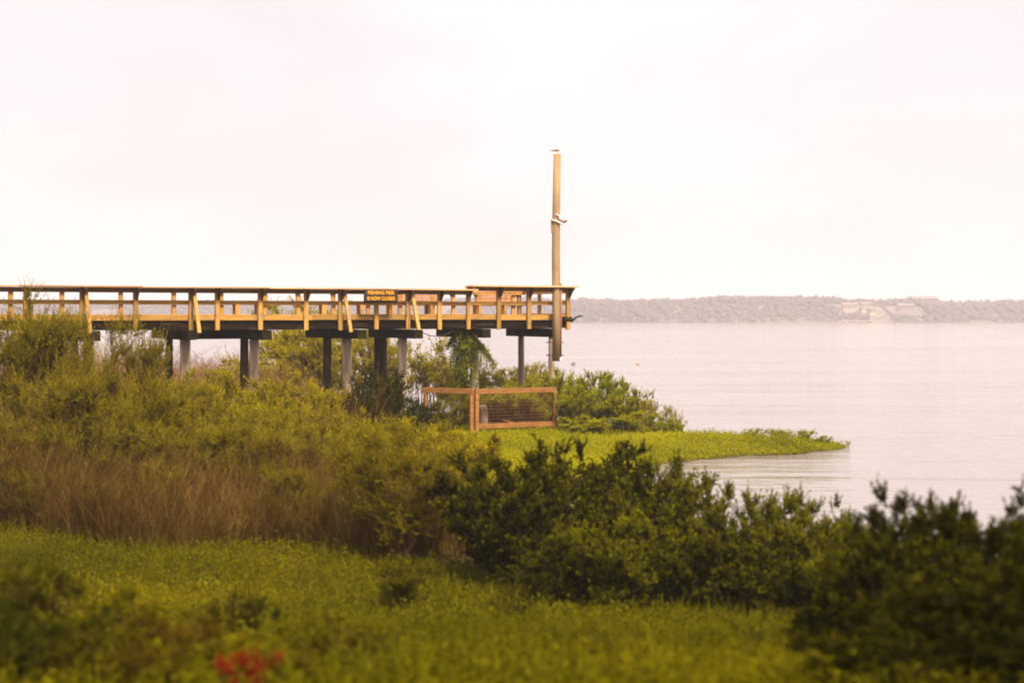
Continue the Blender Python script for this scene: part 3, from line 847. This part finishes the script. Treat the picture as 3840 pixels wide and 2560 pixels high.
tag(put('meadow_grass', mesh_np('meadow_grass', V, F, M['meadow'], np.repeat(np.clip(0.55 + 0.2 * waves(x, y, 1.1, 43) + 0.12 * r.randn(n), 0, 1), 4))), label='tufts of taller grass among the near meadow plants', cat='grass', kind='stuff')
cover('thicket_floor_plants', 'dull olive undergrowth below the willow shrubs', M['olive'], -24, -3, 30, 64, 14000, 0.4, 0.11, 0.035, 77,
      lambda x, y: inview(x, y) & (x <= -0.12 * y), kcat='undergrowth')


def stalks(name, label, mat, n, place, h0, h1, rad, seed, twigs=5):
    """dry thin stalks with short side twigs"""
    r = np.random.RandomState(seed)
    x, y = place(r, n)
    k = shore_dist(x, y) > 0.05; x, y = x[k], y[k]; n = len(x)
    z = ground_z(x, y); h = r.uniform(h0 * 0.7, h1, n) * (0.85 + 0.4 * waves(x, y, 0.9, seed))
    lean = r.randn(n, 2) * 0.30
    tt = np.linspace(0, 1, 4)
    P = np.stack([x[:, None] + lean[:, :1] * h[:, None] * tt ** 1.6 + r.randn(n, 4) * 0.012, y[:, None] + lean[:, 1:] * h[:, None] * tt ** 1.6 + r.randn(n, 4) * 0.012, z[:, None] - 0.03 + h[:, None] * tt], -1)
    V1, F1 = np_tubes(P, rad * (1 - 0.65 * tt)[None] * r.uniform(0.6, 1.4, (n, 1)), 3)
    tn = np.clip(0.45 + 0.22 * r.randn(n) + 0.2 * waves(x, y, 1.1, seed + 3), 0, 1)
    T1 = np.repeat(tn, 12)
    li = np.repeat(np.arange(n), twigs); f = r.uniform(0.25, 1, len(li))
    idx = np.minimum((f * 3).astype(int), 2); ff = f * 3 - idx
    B = P[li, idx] * (1 - ff)[:, None] + P[li, idx + 1] * ff[:, None]
    D = unit(r.randn(len(li), 3) * [0.6, 0.6, 0.3] + [0, 0, 0.7])
    L = r.uniform(0.12, 0.34, len(li))
    Q = np.stack([B, B + D * (L * 0.5)[:, None], B + D * L[:, None] + np.array([0, 0, 0.04])], 1)
    V2, F2_ = np_tubes(Q, rad * 0.45 * np.array([1, 0.8, 0.4])[None] * np.ones((len(li), 1)), 3)
    T2 = np.repeat(tn[li], 9)
    V = np.concatenate([V1, V2]); F = np.concatenate([F1, F2_ + len(V1)])
    return tag(put(name, mesh_np(name, V, F, mat, np.concatenate([T1, T2]))), label=label, cat='dry stalks', kind='stuff')


def belt(r, n):
    x = r.uniform(-14, -1.2, n)
    return x, edge_y(x) - 0.2 + 5.0 * r.uniform(0, 1, n) ** 1.5


stalks('thicket_stalks', 'dense dry brown stalks standing under the feathery shrubs', M['dry'], 7000,
       belt, 0.9, 1.85, 0.006, 5, 8)
stalks('inner_stalks', 'brown twiggy stalks between the willow shrubs and the piles', M['dry'], 4500,
       lambda r, n: (r.uniform(-15, -3.6, n), r.uniform(34, 50, n)), 1.0, 2.3, 0.010, 6)
stalks('edge_stalks', 'brown dry stalks below the two-stemmed feathery bush', M['dry'], 1400,
       lambda r, n: (r.uniform(-3.2, -0.2, n), r.uniform(25, 28.5, n)), 0.5, 1.1, 0.007, 8)
stalks('shore_reeds', 'pale reddish reeds at the water behind the pier', M['dry_red'], 5000,
       lambda r, n: (r.uniform(-19, -7.5, n), r.uniform(57, 66, n)), 1.7, 2.75, 0.012, 9)

# --- bare branches
tag(MB().tube([(atx(487, 28.2), 28.2, gz(atx(487, 28.2), 28.2) - 0.05), (atx(520, 28.2), 28.2, atz(1180, 28.2)), (atx(554, 28.2), 28.2, atz(1135, 28.2)), (atx(578, 28.3), 28.3, atz(1115, 28.3)), (atx(603, 28.4), 28.4, atz(1092, 28.4))], [0.034, 0.03, 0.026, 0.017, 0.008], 7, wob=0.1)
    .tube([(atx(553, 28.2), 28.2, atz(1137, 28.2)), (atx(548, 28.2), 28.2, atz(1110, 28.2)), (atx(549, 28.3), 28.3, atz(1065, 28.3))], [0.018, 0.013, 0.006], 6, wob=0.1)
    .build('branch', M['stem_dark']), 'dark bare forked branch leaning out of the brown stalks', 'branch')
tag(MB().tube([(atx(405, 27.6), 27.6, gz(atx(405, 27.6), 27.6) + 0.12), (atx(440, 27.8), 27.8, gz(atx(440, 27.8), 27.8) + 0.30), (atx(495, 28.2), 28.2, gz(atx(495, 28.2), 28.2) + 0.42)], [0.02, 0.018, 0.008], 6, wob=0.1).build('branch', M['branch_pale']), 'pale dead branch lying at the edge of the meadow below the stalks', 'branch')
tag(MB().tube([(atx(95, 27.6), 27.6, gz(atx(95, 27.6), 27.6) + 0.10), (atx(125, 27.8), 27.8, gz(atx(125, 27.8), 27.8) + 0.36), (atx(150, 27.8), 27.8, gz(atx(150, 27.8), 27.8) + 0.34), (atx(200, 27.9), 27.9, gz(atx(200, 27.9), 27.9) + 0.16)], [0.02, 0.024, 0.02, 0.008], 6, wob=0.1).build('branch', M['stem']), 'arched brown branch lying before the darkest stalks', 'branch')
bpy.context.view_layer.update()
for px0, px1 in ((918, 1000), (975, 1040)):
    d = 23.3; x0 = atx(px0 + 8, d)
    o = MB().tube([(x0, d, gz(x0, d) - 0.05), (atx(px0 + 6, d), d, gz(x0, d) + 0.28), (atx((px0 + px1) / 2, d), d, gz(x0, d) + 0.62), (atx(px1, d), d + 0.3, gz(x0, d) + 1.15)], [0.036, 0.033, 0.027, 0.012], 7, wob=0.12).build('trunk', M['stem_dark'], two_stem)
    o.matrix_parent_inverse = two_stem.matrix_world.inverted()

# --- evergreen oak added outside the view to shade the corner of the meadow
(sv, sf), (lv, lf, tn) = grow(4242, 9.5, 4.6, 9, 150, 2600, 16, 0.45, 0.7, 0.4, 0.16, 0.07, flat=0.35, stem_r=0.13)
t = thing('shade_oak', 'added evergreen oak out of view, put in to shade the meadow corner', 'tree', (9.0, 4.6, gz(9.0, 4.6)))
put('trunk', mesh_np('shade_oak_trunk', sv, sf, M['stem_dark']), t)
put('crown', mesh_np('shade_oak_crown', lv, lf, M['green'], tn), t)

# ------------------------------------------------------------------ the pier
P0 = (-2.41, 52.0)
ANG = math.atan2(0.449, 0.894)
DX, DY = math.cos(ANG), math.sin(ANG)
NX, NY = -DY, DX
FP = LENS / 36 * 3840


def s_at(px, u=0.0):
    """distance along the pier of a point at offset u from its near face, seen at column px of the photograph"""
    q = (px - 1920) / FP
    return (q * (P0[1] + u * NY) - P0[0] - u * NX) / (DX - q * DY)


def on_pier(s, u): return (P0[0] + s * DX + u * NX, P0[1] + s * DY + u * NY)


def pz(py, s, u):      # height of a point at photograph row py
    return CAM_Z - (py - 1181) / FP * on_pier(s, u)[1]


W = 3.5
S0, S1 = s_at(-420), s_at(2134)
SR = s_at(1745)                                # where the raised end railing begins
pier = thing('pier', 'long wooden fishing pier on round piles with orange timber railings', 'pier', (P0[0], P0[1], 0), ANG)
mb = MB()
x = S0
while x < S1 - 0.02:
    mb.box(x, min(x + 0.135, S1), 0.02, W - 0.02, 4.16, 4.20)
    x += 0.142
mb.build('deck', M['wood_x'], pier)
for u in (0.10, 1.2, 2.3, W - 0.16):
    k = 0; x = S0
    while x < S1 - 0.3:
        L = min(random.uniform(3.6, 4.6), S1 - x)
        dz = random.uniform(-0.02, 0.02)
        MB().box(x, x + L - 0.01, u - 0.06, u + 0.06, 3.76 + dz, 4.155, 0.008).build('stringer', M['dark'], pier, 0.012)
        x += L
for u0, u1 in ((-0.045, 0.0), (W, W + 0.045)):
    x = S0
    while x < S1 - 0.3:
        L = min(random.uniform(3.0, 4.9), S1 - x)
        dz = random.uniform(-0.012, 0.012)
        MB().box(x, x + L - 0.006, u0, u1, 4.05 + dz, 4.235 + dz).build('fascia_board', M['wood_x'], pier, 0.006)
        x += L
MB().box(S1, S1 + 0.045, -0.045, W + 0.045, 3.99, 4.27).build('fascia_board', M['wood_x'], pier, 0.006)
MB().tube([(S1 - 0.4, -0.09, 4.07), (S1 + 0.03, -0.09, 4.07)], 0.10, 14).build('log_end', M['moss'], pier)

# bents: a cap beam across and its piles
BENTS = [  # near pile column, cap near end u, cap far end u, [(pile u, radius, material)]
    (330, -0.55, 4.0, [(0.55, 0.15, 'pile_shaded'), (2.7, 0.14, 'pile_shaded')]),
    (694, -0.35, 4.3, [(0.55, 0.169, 'pile'), (2.5, 0.12, 'pile_shaded')]),
    (953, -0.80, 4.0, [(0.55, 0.158, 'pile'), (1.6, 0.14, 'pile_shaded')]),
    (1300, -0.85, 4.2, [(0.55, 0.175, 'pile'), (2.4, 0.145, 'pile_shaded')]),
    (1510, -0.80, 3.3, [(0.55, 0.158, 'pile'), (2.3, 0.145, 'pile_shaded'), (2.75, 0.15, 'pile_shaded')]),
    (1778, -0.45, 3.4, [(0.55, 0.147, 'pile'), (1.35, 0.14, 'pile_shaded')]),
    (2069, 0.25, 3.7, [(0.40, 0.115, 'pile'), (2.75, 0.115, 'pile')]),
]
BENTS.insert(0, (-60, -0.5, 4.0, [(0.55, 0.15, 'pile_shaded'), (2.6, 0.15, 'pile_shaded')]))
bent_s = []
for px, un, uf, piles in BENTS:
    s = s_at(px, piles[0][0])
    bent_s.append(s)
    zt = 3.75
    MB().box(s - 0.15, s + 0.15, un, uf, zt - 0.30, zt - 0.003, 0.012).build('pile_cap', M['moss' if un < 0 else 'dark'], pier, 0.02)
    for u, r, mt in piles:
        gx, gy = on_pier(s, u)
        zb = gz(gx, gy) - 0.3
        lx, ly = random.uniform(-0.05, 0.05), random.uniform(-0.05, 0.05)
        pts = [(s + lx * f, u + ly * f, zt - 0.302 + (zb - zt + 0.3) * f) for f in (0, 0.25, 0.5, 0.75, 1)]
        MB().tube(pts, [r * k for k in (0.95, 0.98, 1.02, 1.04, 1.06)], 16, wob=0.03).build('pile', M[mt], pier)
# lower longitudinal beam tying the two landward bents
MB().box(bent_s[2] + 0.16, bent_s[3] - 0.16, 3.2, 3.4, 3.42, 3.74).build('tie_beam', M['dark'], pier, 0.02)
MB().box(bent_s[2] + 0.16, bent_s[3] - 0.16, 1.35, 1.5, 3.45, 3.74).build('tie_beam', M['dark'], pier, 0.02)

TOP, TOP2 = 5.08, 5.205


def railing(name, u, out, cols, braces, s0, s1, raised, brackets=True):
    """rails, posts and brackets on one side; out = -1 towards the viewer, +1 away"""
    rl = MB()
    segs = [(s0, SR + 0.25, TOP), (SR, s1, TOP2)] if raised else [(s0, s1, TOP)]
    for a, b, zt in segs:
        x = a; first = True
        while x < b - 0.2:
            L = min(random.uniform(3.4, 4.8), b - x)
            y0, y1 = sorted((u - out * 0.06, u + out * 0.52))
            MB_ = rl.box(x, x + L - 0.004, y0, y1, zt - 0.045, zt, 0.011)
            x += L
    top = rl.build(name, M['wood_cap'], pier, 0.006)
    mid = MB(); upr = MB()
    for a, b, zt in segs:
        y0, y1 = sorted((u + out * 0.0, u - out * 0.04))
        if zt == TOP2: a += 0.26
        upr.box(a, b - 0.14, y0, y1, zt - (0.185 if out < 0 else 0.13), zt - 0.048, 0.004)
        mid.box(a, b - 0.14, y0, y1, 4.555, 4.665, 0.012)
    upr.build('upper_rail', M['wood_x'], top, 0.005)
    mid.build('middle_rail', M['wood_x'], top, 0.005)
    for s in cols:
        zt = (TOP2 if raised and s > SR else TOP) - 0.047
        j = random.uniform(-0.02, 0.02)
        o0 = 0.048 if out < 0 else 0.048
        y0, y1 = sorted((u + out * o0, u + out * (o0 + 0.10)))
        MB().box(s - 0.072, s + 0.072, y0, y1, 3.73 + j, zt, 0.006).build('post', M['wood_z'], top, 0.006)
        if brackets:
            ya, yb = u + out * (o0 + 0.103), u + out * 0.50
            MB().prism([(ya, zt - 0.004), (yb, zt - 0.004), (yb, zt - 0.05), (ya + (yb - ya) * 0.55, zt - 0.16), (ya + (yb - ya) * 0.18, zt - 0.31), (ya, zt - 0.36)], 'x', s + 0.0, s + 0.06).build('bracket', M['wood_old_shaded'], top, 0.004)
    for s in braces:
        MB().bar((s, u + out * 0.17, TOP - 0.08), (s + 0.02, u + out * 0.72, 3.66), 0.09, 0.11, (1, 0, 0)).build('brace', M['wood_z'], top, 0.006)
    return top


near_cols = [s_at(p, -0.1) for p in (-330, -120, 98, 308, 509, 716, 815, 976, 1148, 1276, 1411, 1530, 1648, 1756, 1870, 1983)] + [S1 - 0.10]
near_br = [s_at(p, -0.2) for p in (322, 728, 1292, 1546)]
railing('railing', -0.0, -1, near_cols, near_br, S0, S1 + 0.10, True)
far_cols = [s_at(p, W + 0.1) for p in (-200, 40, 233, 453, 652, 830, 993, 1118, 1250, 1380, 1500, 1622, 1700, 1790, 1924)] + [S1 - 0.1]
railing('railing', W, 1, far_cols, [], S0, S1 + 0.2, False)
# railing across the pier end
er = MB().box(S1 - 0.06, S1 + 0.22, -0.06, W + 0.1, TOP2 - 0.095, TOP2 - 0.05).build('end_railing', M['wood_cap'], pier, 0.006)
MB().box(S1 + 0.0, S1 + 0.04, 0.10, W, 4.60, 4.715).box(S1, S1 + 0.04, 0.10, W, TOP2 - 0.24, TOP2 - 0.1).build('end_rail', M['wood_x'], er, 0.005)
for u in (1.2, 2.4):
    MB().box(S1 + 0.05, S1 + 0.15, u - 0.07, u + 0.07, 3.78, TOP2 - 0.1).build('post', M['wood_z'], er, 0.006)
MB().tube([(S1 + 0.02, -0.12, 4.0), (S1 + 0.20, -0.14, 4.13), (S1 + 0.34, -0.16, 4.19), (S1 + 0.46, -0.18, 4.185)], [0.05, 0.035, 0.03, 0.012], 8).build('bent_strap', M['black'], pier)


# ------------------------------------------------------------------ things on the pier
def bench(label, px0, px1, u, back, h=0.44):
    s0, s1 = s_at(px0, u), s_at(px1, u)
    L = s1 - s0
    x, y = on_pier((s0 + s1) / 2, u)
    t = thing('bench', label, 'bench', (x, y, 4.202), ANG, 'wooden benches on the pier deck')
    for k in range(3):
        MB().box(-L / 2, L / 2, -0.22 + k * 0.15, -0.08 + k * 0.15, h - 0.04, h, 0.003).build('seat_plank', M['bench'], t, 0.004)
    for sx in (-1, 1):
        for sy in (-1, 1):
            MB().box(sx * (L / 2 - 0.16) - 0.07, sx * (L / 2 - 0.16) + 0.07, sy * 0.14 - 0.045, sy * 0.14 + 0.045, 0, h - 0.042).build('leg', M['wood_z'], t, 0.004)
    if back:
        for sx in (-1, 1):
            MB().bar((sx * (L / 2 - 0.16), -0.24, 0.05), (sx * (L / 2 - 0.16), -0.31, back), 0.09, 0.05, (0, 1, 0)).build('back_post', M['wood_z'], t, 0.004)
        n = 3
        for k in range(n):
            z0 = h + 0.04 + (back - h - 0.04) * k / n
            MB().box(-L / 2, L / 2, -0.385 - 0.015 * k, -0.345 - 0.015 * k, z0, z0 + (back - h - 0.04) / n - 0.015, 0.003).build('back_plank', M['bench'], t, 0.004)
    return t


bench('low backless bench on the deck near the landward posts', 868, 985, 2.4, 0)
bench('low bench on the deck just before the black sign', 1192, 1368, 2.2, 0)
bench('high-backed bench on the deck just past the black sign', 1446, 1622, 2.0, 0.72)
bench('high-backed bench under the raised end railing', 1772, 1898, 2.0, 0.76)

# the sign
s = s_at(1429, -0.56)
x, y = on_pier(s, -0.562)
t = thing('sign', 'dark board sign with yellow capital letters hanging on the pier rail', 'sign', (x, y, 4.62), ANG)
MB().box(-0.56, 0.56, -0.015, 0.015, 0.03, 0.415).build('board', M['sign'], t, 0.012)
MB().box(-0.585, 0.585, 0.017, 0.04, 0.0, 0.42).build('backing', M['dark'], t, 0.006)


def text_mesh(txt, width, height, mat, parent, z, name='lettering'):
    cu = bpy.data.curves.new(name, 'FONT'); cu.body = txt; cu.extrude = 0.004; cu.offset = 0.018
    cu.align_x = 'CENTER'; cu.align_y = 'CENTER'
    to = bpy.data.objects.new(name, cu); C.objects.link(to)
    dg = bpy.context.evaluated_depsgraph_get()
    me = bpy.data.meshes.new_from_object(to.evaluated_get(dg))
    bpy.data.objects.remove(to); bpy.data.curves.remove(cu)
    V = np.array([v.co[:] for v in me.vertices])
    lo, hi = V.min(0), V.max(0)
    for v in me.vertices:
        c = v.co
        v.co = ((c.x - (lo[0] + hi[0]) / 2) * width / (hi[0] - lo[0]), -0.0185 - c.z, z + (c.y - (lo[1] + hi[1]) / 2) * height / (hi[1] - lo[1]))
    me.materials.clear(); me.materials.append(mat)
    return put(name, me, parent)


text_mesh('FISHING PIER', 0.92, 0.115, M['sign_text'], t, 0.315)
text_mesh('IS NOW CLOSED', 0.96, 0.115, M['sign_text'], t, 0.13)

# sagging cable under the deck
pts = []
sa, sb = s_at(1572, 0.0), s_at(1700, 0.0)
for k in range(13):
    f = k / 12
    x, y = on_pier(sa + (sb - sa) * f, -0.02)
    pts.append((x, y, 3.70 - 0.30 * (1 - (2 * f - 1) ** 2) * 0.62))
tag(MB().tube(pts, 0.014, 7).build('cable', M['black']), 'black cable sagging below the deck beside the vine', 'cable')

# ------------------------------------------------------------------ utility pole
sp = s_at(2086, -0.32)
px_, py_ = on_pier(sp, -0.32)
zb, zt = CAM_Z - (1352 - 1181) / FP * py_, CAM_Z - (578 - 1181) / FP * py_
pole = thing('utility_pole', 'tall weathered timber pole bolted to the outer pile of the pier', 'pole', (px_, py_, zb), 0)
H = zt - zb
MB().tube([(0.0, 0, 0), (0.0, 0, H * 0.25), (-0.015, 0, H * 0.5), (0.0, 0, H * 0.75), (0.03, 0, H)], [0.137, 0.137, 0.140, 0.132, 0.125], 20, wob=0.012).build('shaft', M['pole'], pole)
z0 = zt - zb
def pzz(py): return CAM_Z - (py - 1181) / FP * py_ - zb
MB().tube([(0.155, -0.02, pzz(1345)), (0.165, -0.02, pzz(1200)), (0.16, -0.02, pzz(1060))], 0.026, 10).build('conduit', M['rust'], pole)
mb = MB()
for yy in (1282, 1330):
    mb.tube([(-0.30, 0.10, pzz(yy)), (0.22, 0.0, pzz(yy))], 0.014, 8)
    mb.ball((-0.31, 0.10, pzz(yy)), 0.03, 0.03, 0.03, 8, 6).ball((0.225, 0, pzz(yy)), 0.022, 0.022, 0.022, 8, 6)
mb.build('through_bolt', M['black'], pole)
MB().box(0.10, 0.21, -0.06, 0.06, pzz(1352), pzz(1337)).build('conduit_box', M['steel'], pole, 0.01)
MB().box(-0.185, -0.125, -0.07, 0.07, pzz(872), pzz(822)).build('bracket_block', M['pole'], pole, 0.01)
lamp = MB()
lz = pzz(822)
rotl = Matrix.Rotation(R(25), 3, 'Y')
lamp.tube([(0.10, -0.08, lz + 0.06), (0.19, -0.10, lz + 0.05), (0.26, -0.11, lz - 0.02), (0.30, -0.12, lz - 0.07)], [0.10, 0.145, 0.14, 0.085], 16)
lo = lamp.build('floodlight', M['lamp_white'], pole)
MB().tube([(0.29, -0.118, lz - 0.065), (0.31, -0.125, lz - 0.10)], [0.08, 0.07], 14).build('lens', M['win'], lo)
MB().tube([(-0.16, -0.10, lz - 0.02), (-0.04, -0.165, lz - 0.05), (0.09, -0.175, lz - 0.11), (0.22, -0.13, lz - 0.19)], 0.028, 8).tube([(-0.02, -0.15, lz + 0.16), (0.08, -0.16, lz + 0.13), (0.18, -0.14, lz + 0.06)], 0.022, 8).tube([(0.06, -0.1, lz - 0.22), (0.16, -0.12, lz - 0.25), (0.26, -0.12, lz - 0.16)], 0.014, 7).build('lamp_arm', M['lamp_white'], lo)
MB().tube([(-0.05, -0.13, pzz(797)), (0.13, -0.02, pzz(793))], 0.012, 6).build('strap', M['steel'], pole)

# gull on the pole top
t = thing('gull', 'white gull with grey wingtips standing on top of the tall pole', 'gull', (px_ + 0.02, py_, zt), 0)
body = MB()
body.tube([(-0.15, 0, 0.115), (-0.10, 0, 0.125), (-0.03, 0, 0.135), (0.05, 0, 0.15), (0.11, 0, 0.175), (0.135, 0, 0.215), (0.15, 0, 0.245), (0.185, 0, 0.25)], [0.012, 0.035, 0.058, 0.062, 0.048, 0.034, 0.036, 0.014], 14)
body.build('body', M['feather_white'], t)
for sy in (-1, 1):
    MB().tube([(0.07, sy * 0.055, 0.165), (-0.02, sy * 0.062, 0.15), (-0.12, sy * 0.035, 0.125), (-0.235, sy * 0.012, 0.135)], [0.03, 0.034, 0.022, 0.006], 10).build('wing', M['feather_grey'], t)
    MB().tube([(0.01, sy * 0.025, 0.095), (0.015, sy * 0.025, 0.003)], 0.005, 6).build('leg', M['beak'], t)
MB().tube([(0.18, 0, 0.247), (0.215, 0, 0.243), (0.232, 0, 0.232)], [0.012, 0.008, 0.002], 8).build('beak', M['beak'], t)

# ducks on the lake
for px, lab, g in ((2150, 'pale duck floating on the lake close to the tall pole', 'ducks on the lake'), (2392, 'brownish duck floating farther out on the open lake', 'ducks on the lake')):
    d = 4.2 * FP / (1364 - 1181)
    t = thing('duck', lab, 'duck', ((px - 1920) / FP * d, d, 0), R(20), g)
    MB().tube([(-0.22, 0, 0.09), (-0.15, 0, 0.07), (0, 0, 0.05), (0.12, 0, 0.06), (0.18, 0, 0.10)], [0.015, 0.07, 0.11, 0.09, 0.04], 12).build('body', M['feather_brown' if px > 2200 else 'log'], t)
    MB().tube([(0.15, 0, 0.10), (0.17, 0, 0.18), (0.20, 0, 0.23), (0.25, 0, 0.235)], [0.045, 0.035, 0.045, 0.02], 10).build('head', M['feather_brown'], t)
    MB().tube([(0.24, 0, 0.228), (0.30, 0, 0.218)], [0.018, 0.012], 8).build('beak', M['beak'], t)

# ------------------------------------------------------------------ wire cage under the pier
dc, dr, dl = 50.0, 51.4, 51.2
c0 = Vector(((1781 - 1920) / FP * dc, dc)); c1 = Vector(((2084 - 1920) / FP * dr, dr)); c2 = Vector(((1588 - 1920) / FP * dl, dl))
zg0 = gz(c0.x, c0.y)
zT, zB = CAM_Z - (1456 - 1181) / FP * dc, CAM_Z - (1607 - 1181) / FP * dc
cage = thing('wire_fence', 'orange timber framed fence with wire mesh in its wider bay under the pier', 'fence', (c0.x, c0.y, 0))
e1 = (c1 - c0); e2 = (c2 - c0)
L1, L2 = e1.length, e2.length
e1.normalize(); e2.normalize()
def q(a, b, z): return (e1.x * a + e2.x * b, e1.y * a + e2.y * b, z)
up = (0, 0, 1)
MB().bar(q(0, 0, zT - 0.09), q(L1, 0, zT - 0.09), 0.09, 0.17, up).build('top_rail', M['cage'], cage, 0.008)
MB().bar(q(0.06, 0, zB + 0.08), q(L1, 0, zB + 0.08), 0.09, 0.16, up).build('bottom_rail', M['cage'], cage, 0.008)
MB().bar(q(0.05, 0, zg0 - 0.1), q(0.05, 0, zT - 0.178), 0.15, 0.12, (e1.x, e1.y, 0)).build('post', M['cage'], cage, 0.008)
MB().bar(q(0, 0.13, zg0 - 0.1), q(0, 0.13, zT - 0.178), 0.11, 0.15, (e1.x, e1.y, 0)).build('post', M['cage'], cage, 0.008)
MB().bar(q(L1 - 0.06, 0, zg0 - 0.1), q(L1 - 0.06, 0, zT - 0.178), 0.12, 0.115, (e1.x, e1.y, 0)).build('post', M['cage'], cage, 0.008)
MB().bar(q(0, 0.06, zT - 0.09), q(0, L2, zT - 0.09), 0.09, 0.17, up).build('top_rail', M['cage'], cage, 0.008)
MB().bar(q(0, L2 - 0.09, zg0 - 0.1), q(0, L2 - 0.09, zT - 0.178), 0.11, 0.12, (e1.x, e1.y, 0)).build('post', M['cage'], cage, 0.008)
wm = MB()
k = 0.15
while k < L1 - 0.1:
    wm.tube([q(k, 0, zB + 0.10), q(k, 0, zT - 0.12)], 0.0022, 5, cap=False); k += 0.105
z = zB + 0.20
while z < zT - 0.2:
    wm.tube([q(0.12, 0, z), q(L1 - 0.1, 0, z)], 0.0030, 5, cap=False); z += 0.105
wm.build('wire_mesh', M['rust'], cage)
# pale log and loose boards inside
lx, ly = (1812 - 1920) / FP * 50.9, 50.9
t = tag(MB().tube([(lx, ly, gz(lx, ly) - 0.1), (lx + 0.01, ly, 0.8), (lx - 0.02, ly + 0.02, 1.15), (lx - 0.03, ly, 1.27)], [0.17, 0.16, 0.15, 0.125], 14, wob=0.08).build('stump', M['log']), 'pale weathered stump behind the corner post of the wire fence', 'stump')
bx0, by0 = (1880 - 1920) / FP * 51.2, 51.2
tag(MB().bar((bx0, by0, 0.80), (bx0 + 0.55, by0 + 0.25, 0.62), 0.22, 0.04).build('plank', M['cage']), 'loose reddish plank lying tilted inside the wire fence', 'plank')
bx1 = (1845 - 1920) / FP * 51.3
tag(MB().bar((bx1 - 0.2, 51.1, 0.60), (bx1 + 1.6, 52.0, 0.62), 0.5, 0.16).build('beam', M['dark']), 'black beam lying on the ground under the wire fence', 'beam')

# ------------------------------------------------------------------ vine on a pile
r = np.random.RandomState(77)
sv_ = s_at(1773, 0.55); vx, vy = on_pier(sv_, 0.45); vx -= 0.22
t = thing('vine', 'dark green vine climbing a pile and trailing below the deck', 'vine', (vx, vy, 0.4))
paths = []
for k in range(60):
    a = r.uniform(0, 6.28); x0 = -0.15 + 0.22 * r.randn(); y0 = -0.15 + 0.14 * r.randn()
    z0_ = r.uniform(2.75, 3.35); L = r.uniform(0.5, 1.9)
    paths.append([(x0 + 0.10 * r.randn() * f, y0 + 0.08 * r.randn() * f, z0_ - L * f) for f in np.linspace(0, 1, 5)])
for k in range(16):                               # strands arching out towards the water
    a = r.uniform(-0.9, 0.5); L = r.uniform(0.5, 1.05)
    paths.append([(0.05 + L * f * math.cos(a), -0.1 + L * f * math.sin(a) * 0.6, 3.1 - 0.25 * k / 16 + 0.1 * f - 1.0 * L * f * f) for f in np.linspace(0, 1, 5)])
for k in range(12):
    L = r.uniform(0.3, 0.55)
    paths.append([(-0.2 - L * f, -0.2, 3.3 - 0.6 * L * f * f * 2) for f in np.linspace(0, 1, 5)])
P = np.array(paths)
V, F = np_tubes(P, 0.008 * np.ones(P.shape[:2]), 4)
put('stems', mesh_np('vine_stems', V, F, M['stem_dark']), t)
li = np.repeat(np.arange(len(P)), 75); f = r.uniform(0, 3.999, len(li)); i0 = f.astype(int); ff = (f - i0)[:, None]
B = P[li, i0] * (1 - ff) + P[li, np.minimum(i0 + 1, 4)] * ff + r.randn(len(li), 3) * 0.035
V, F = np_leaves(B, r.randn(len(li), 3) * [0.6, 0.6, 0.4] + [0.15, -0.2, -0.8], r.uniform(0.06, 0.13, len(li)), r.uniform(0.016, 0.034, len(li)), r)
put('foliage', mesh_np('vine_foliage', V, F, M['shore_dark'], np.repeat(np.clip(0.35 + 0.2 * r.randn(len(li)), 0, 1), 4)), t)
put_stem = (MB().tube([(vx - 0.45, vy - 0.5, gz(vx, vy) - 0.05), (vx - 0.35, vy - 0.45, 1.2), (vx - 0.22, vy - 0.42, 1.9), (vx - 0.25, vy - 0.4, 3.2)], [0.02, 0.02, 0.018, 0.012], 6, wob=0.1).build('hanging_root', M['stem_dark']))
tag(put_stem, 'dark woody root hanging from the deck past the wire fence rail', 'root')

# ------------------------------------------------------------------ haze
m, tr_, out = mat_new('lake_haze')
pv = N(tr_, 'ShaderNodeVolumePrincipled')
pv.inputs['Color'].default_value = (0.985, 0.93, 0.935, 1)
pv.inputs['Density'].default_value = 0.00046
pv.inputs['Anisotropy'].default_value = 0.35
link(tr_, pv.outputs[0], out.inputs['Volume'])
hz = MB().box(-680, 680, -80, 985 + FAR, -2.2, 30).build('haze', m)
tag(hz, label='pale pinkish haze hanging over the lake', cat='haze', kind='stuff')
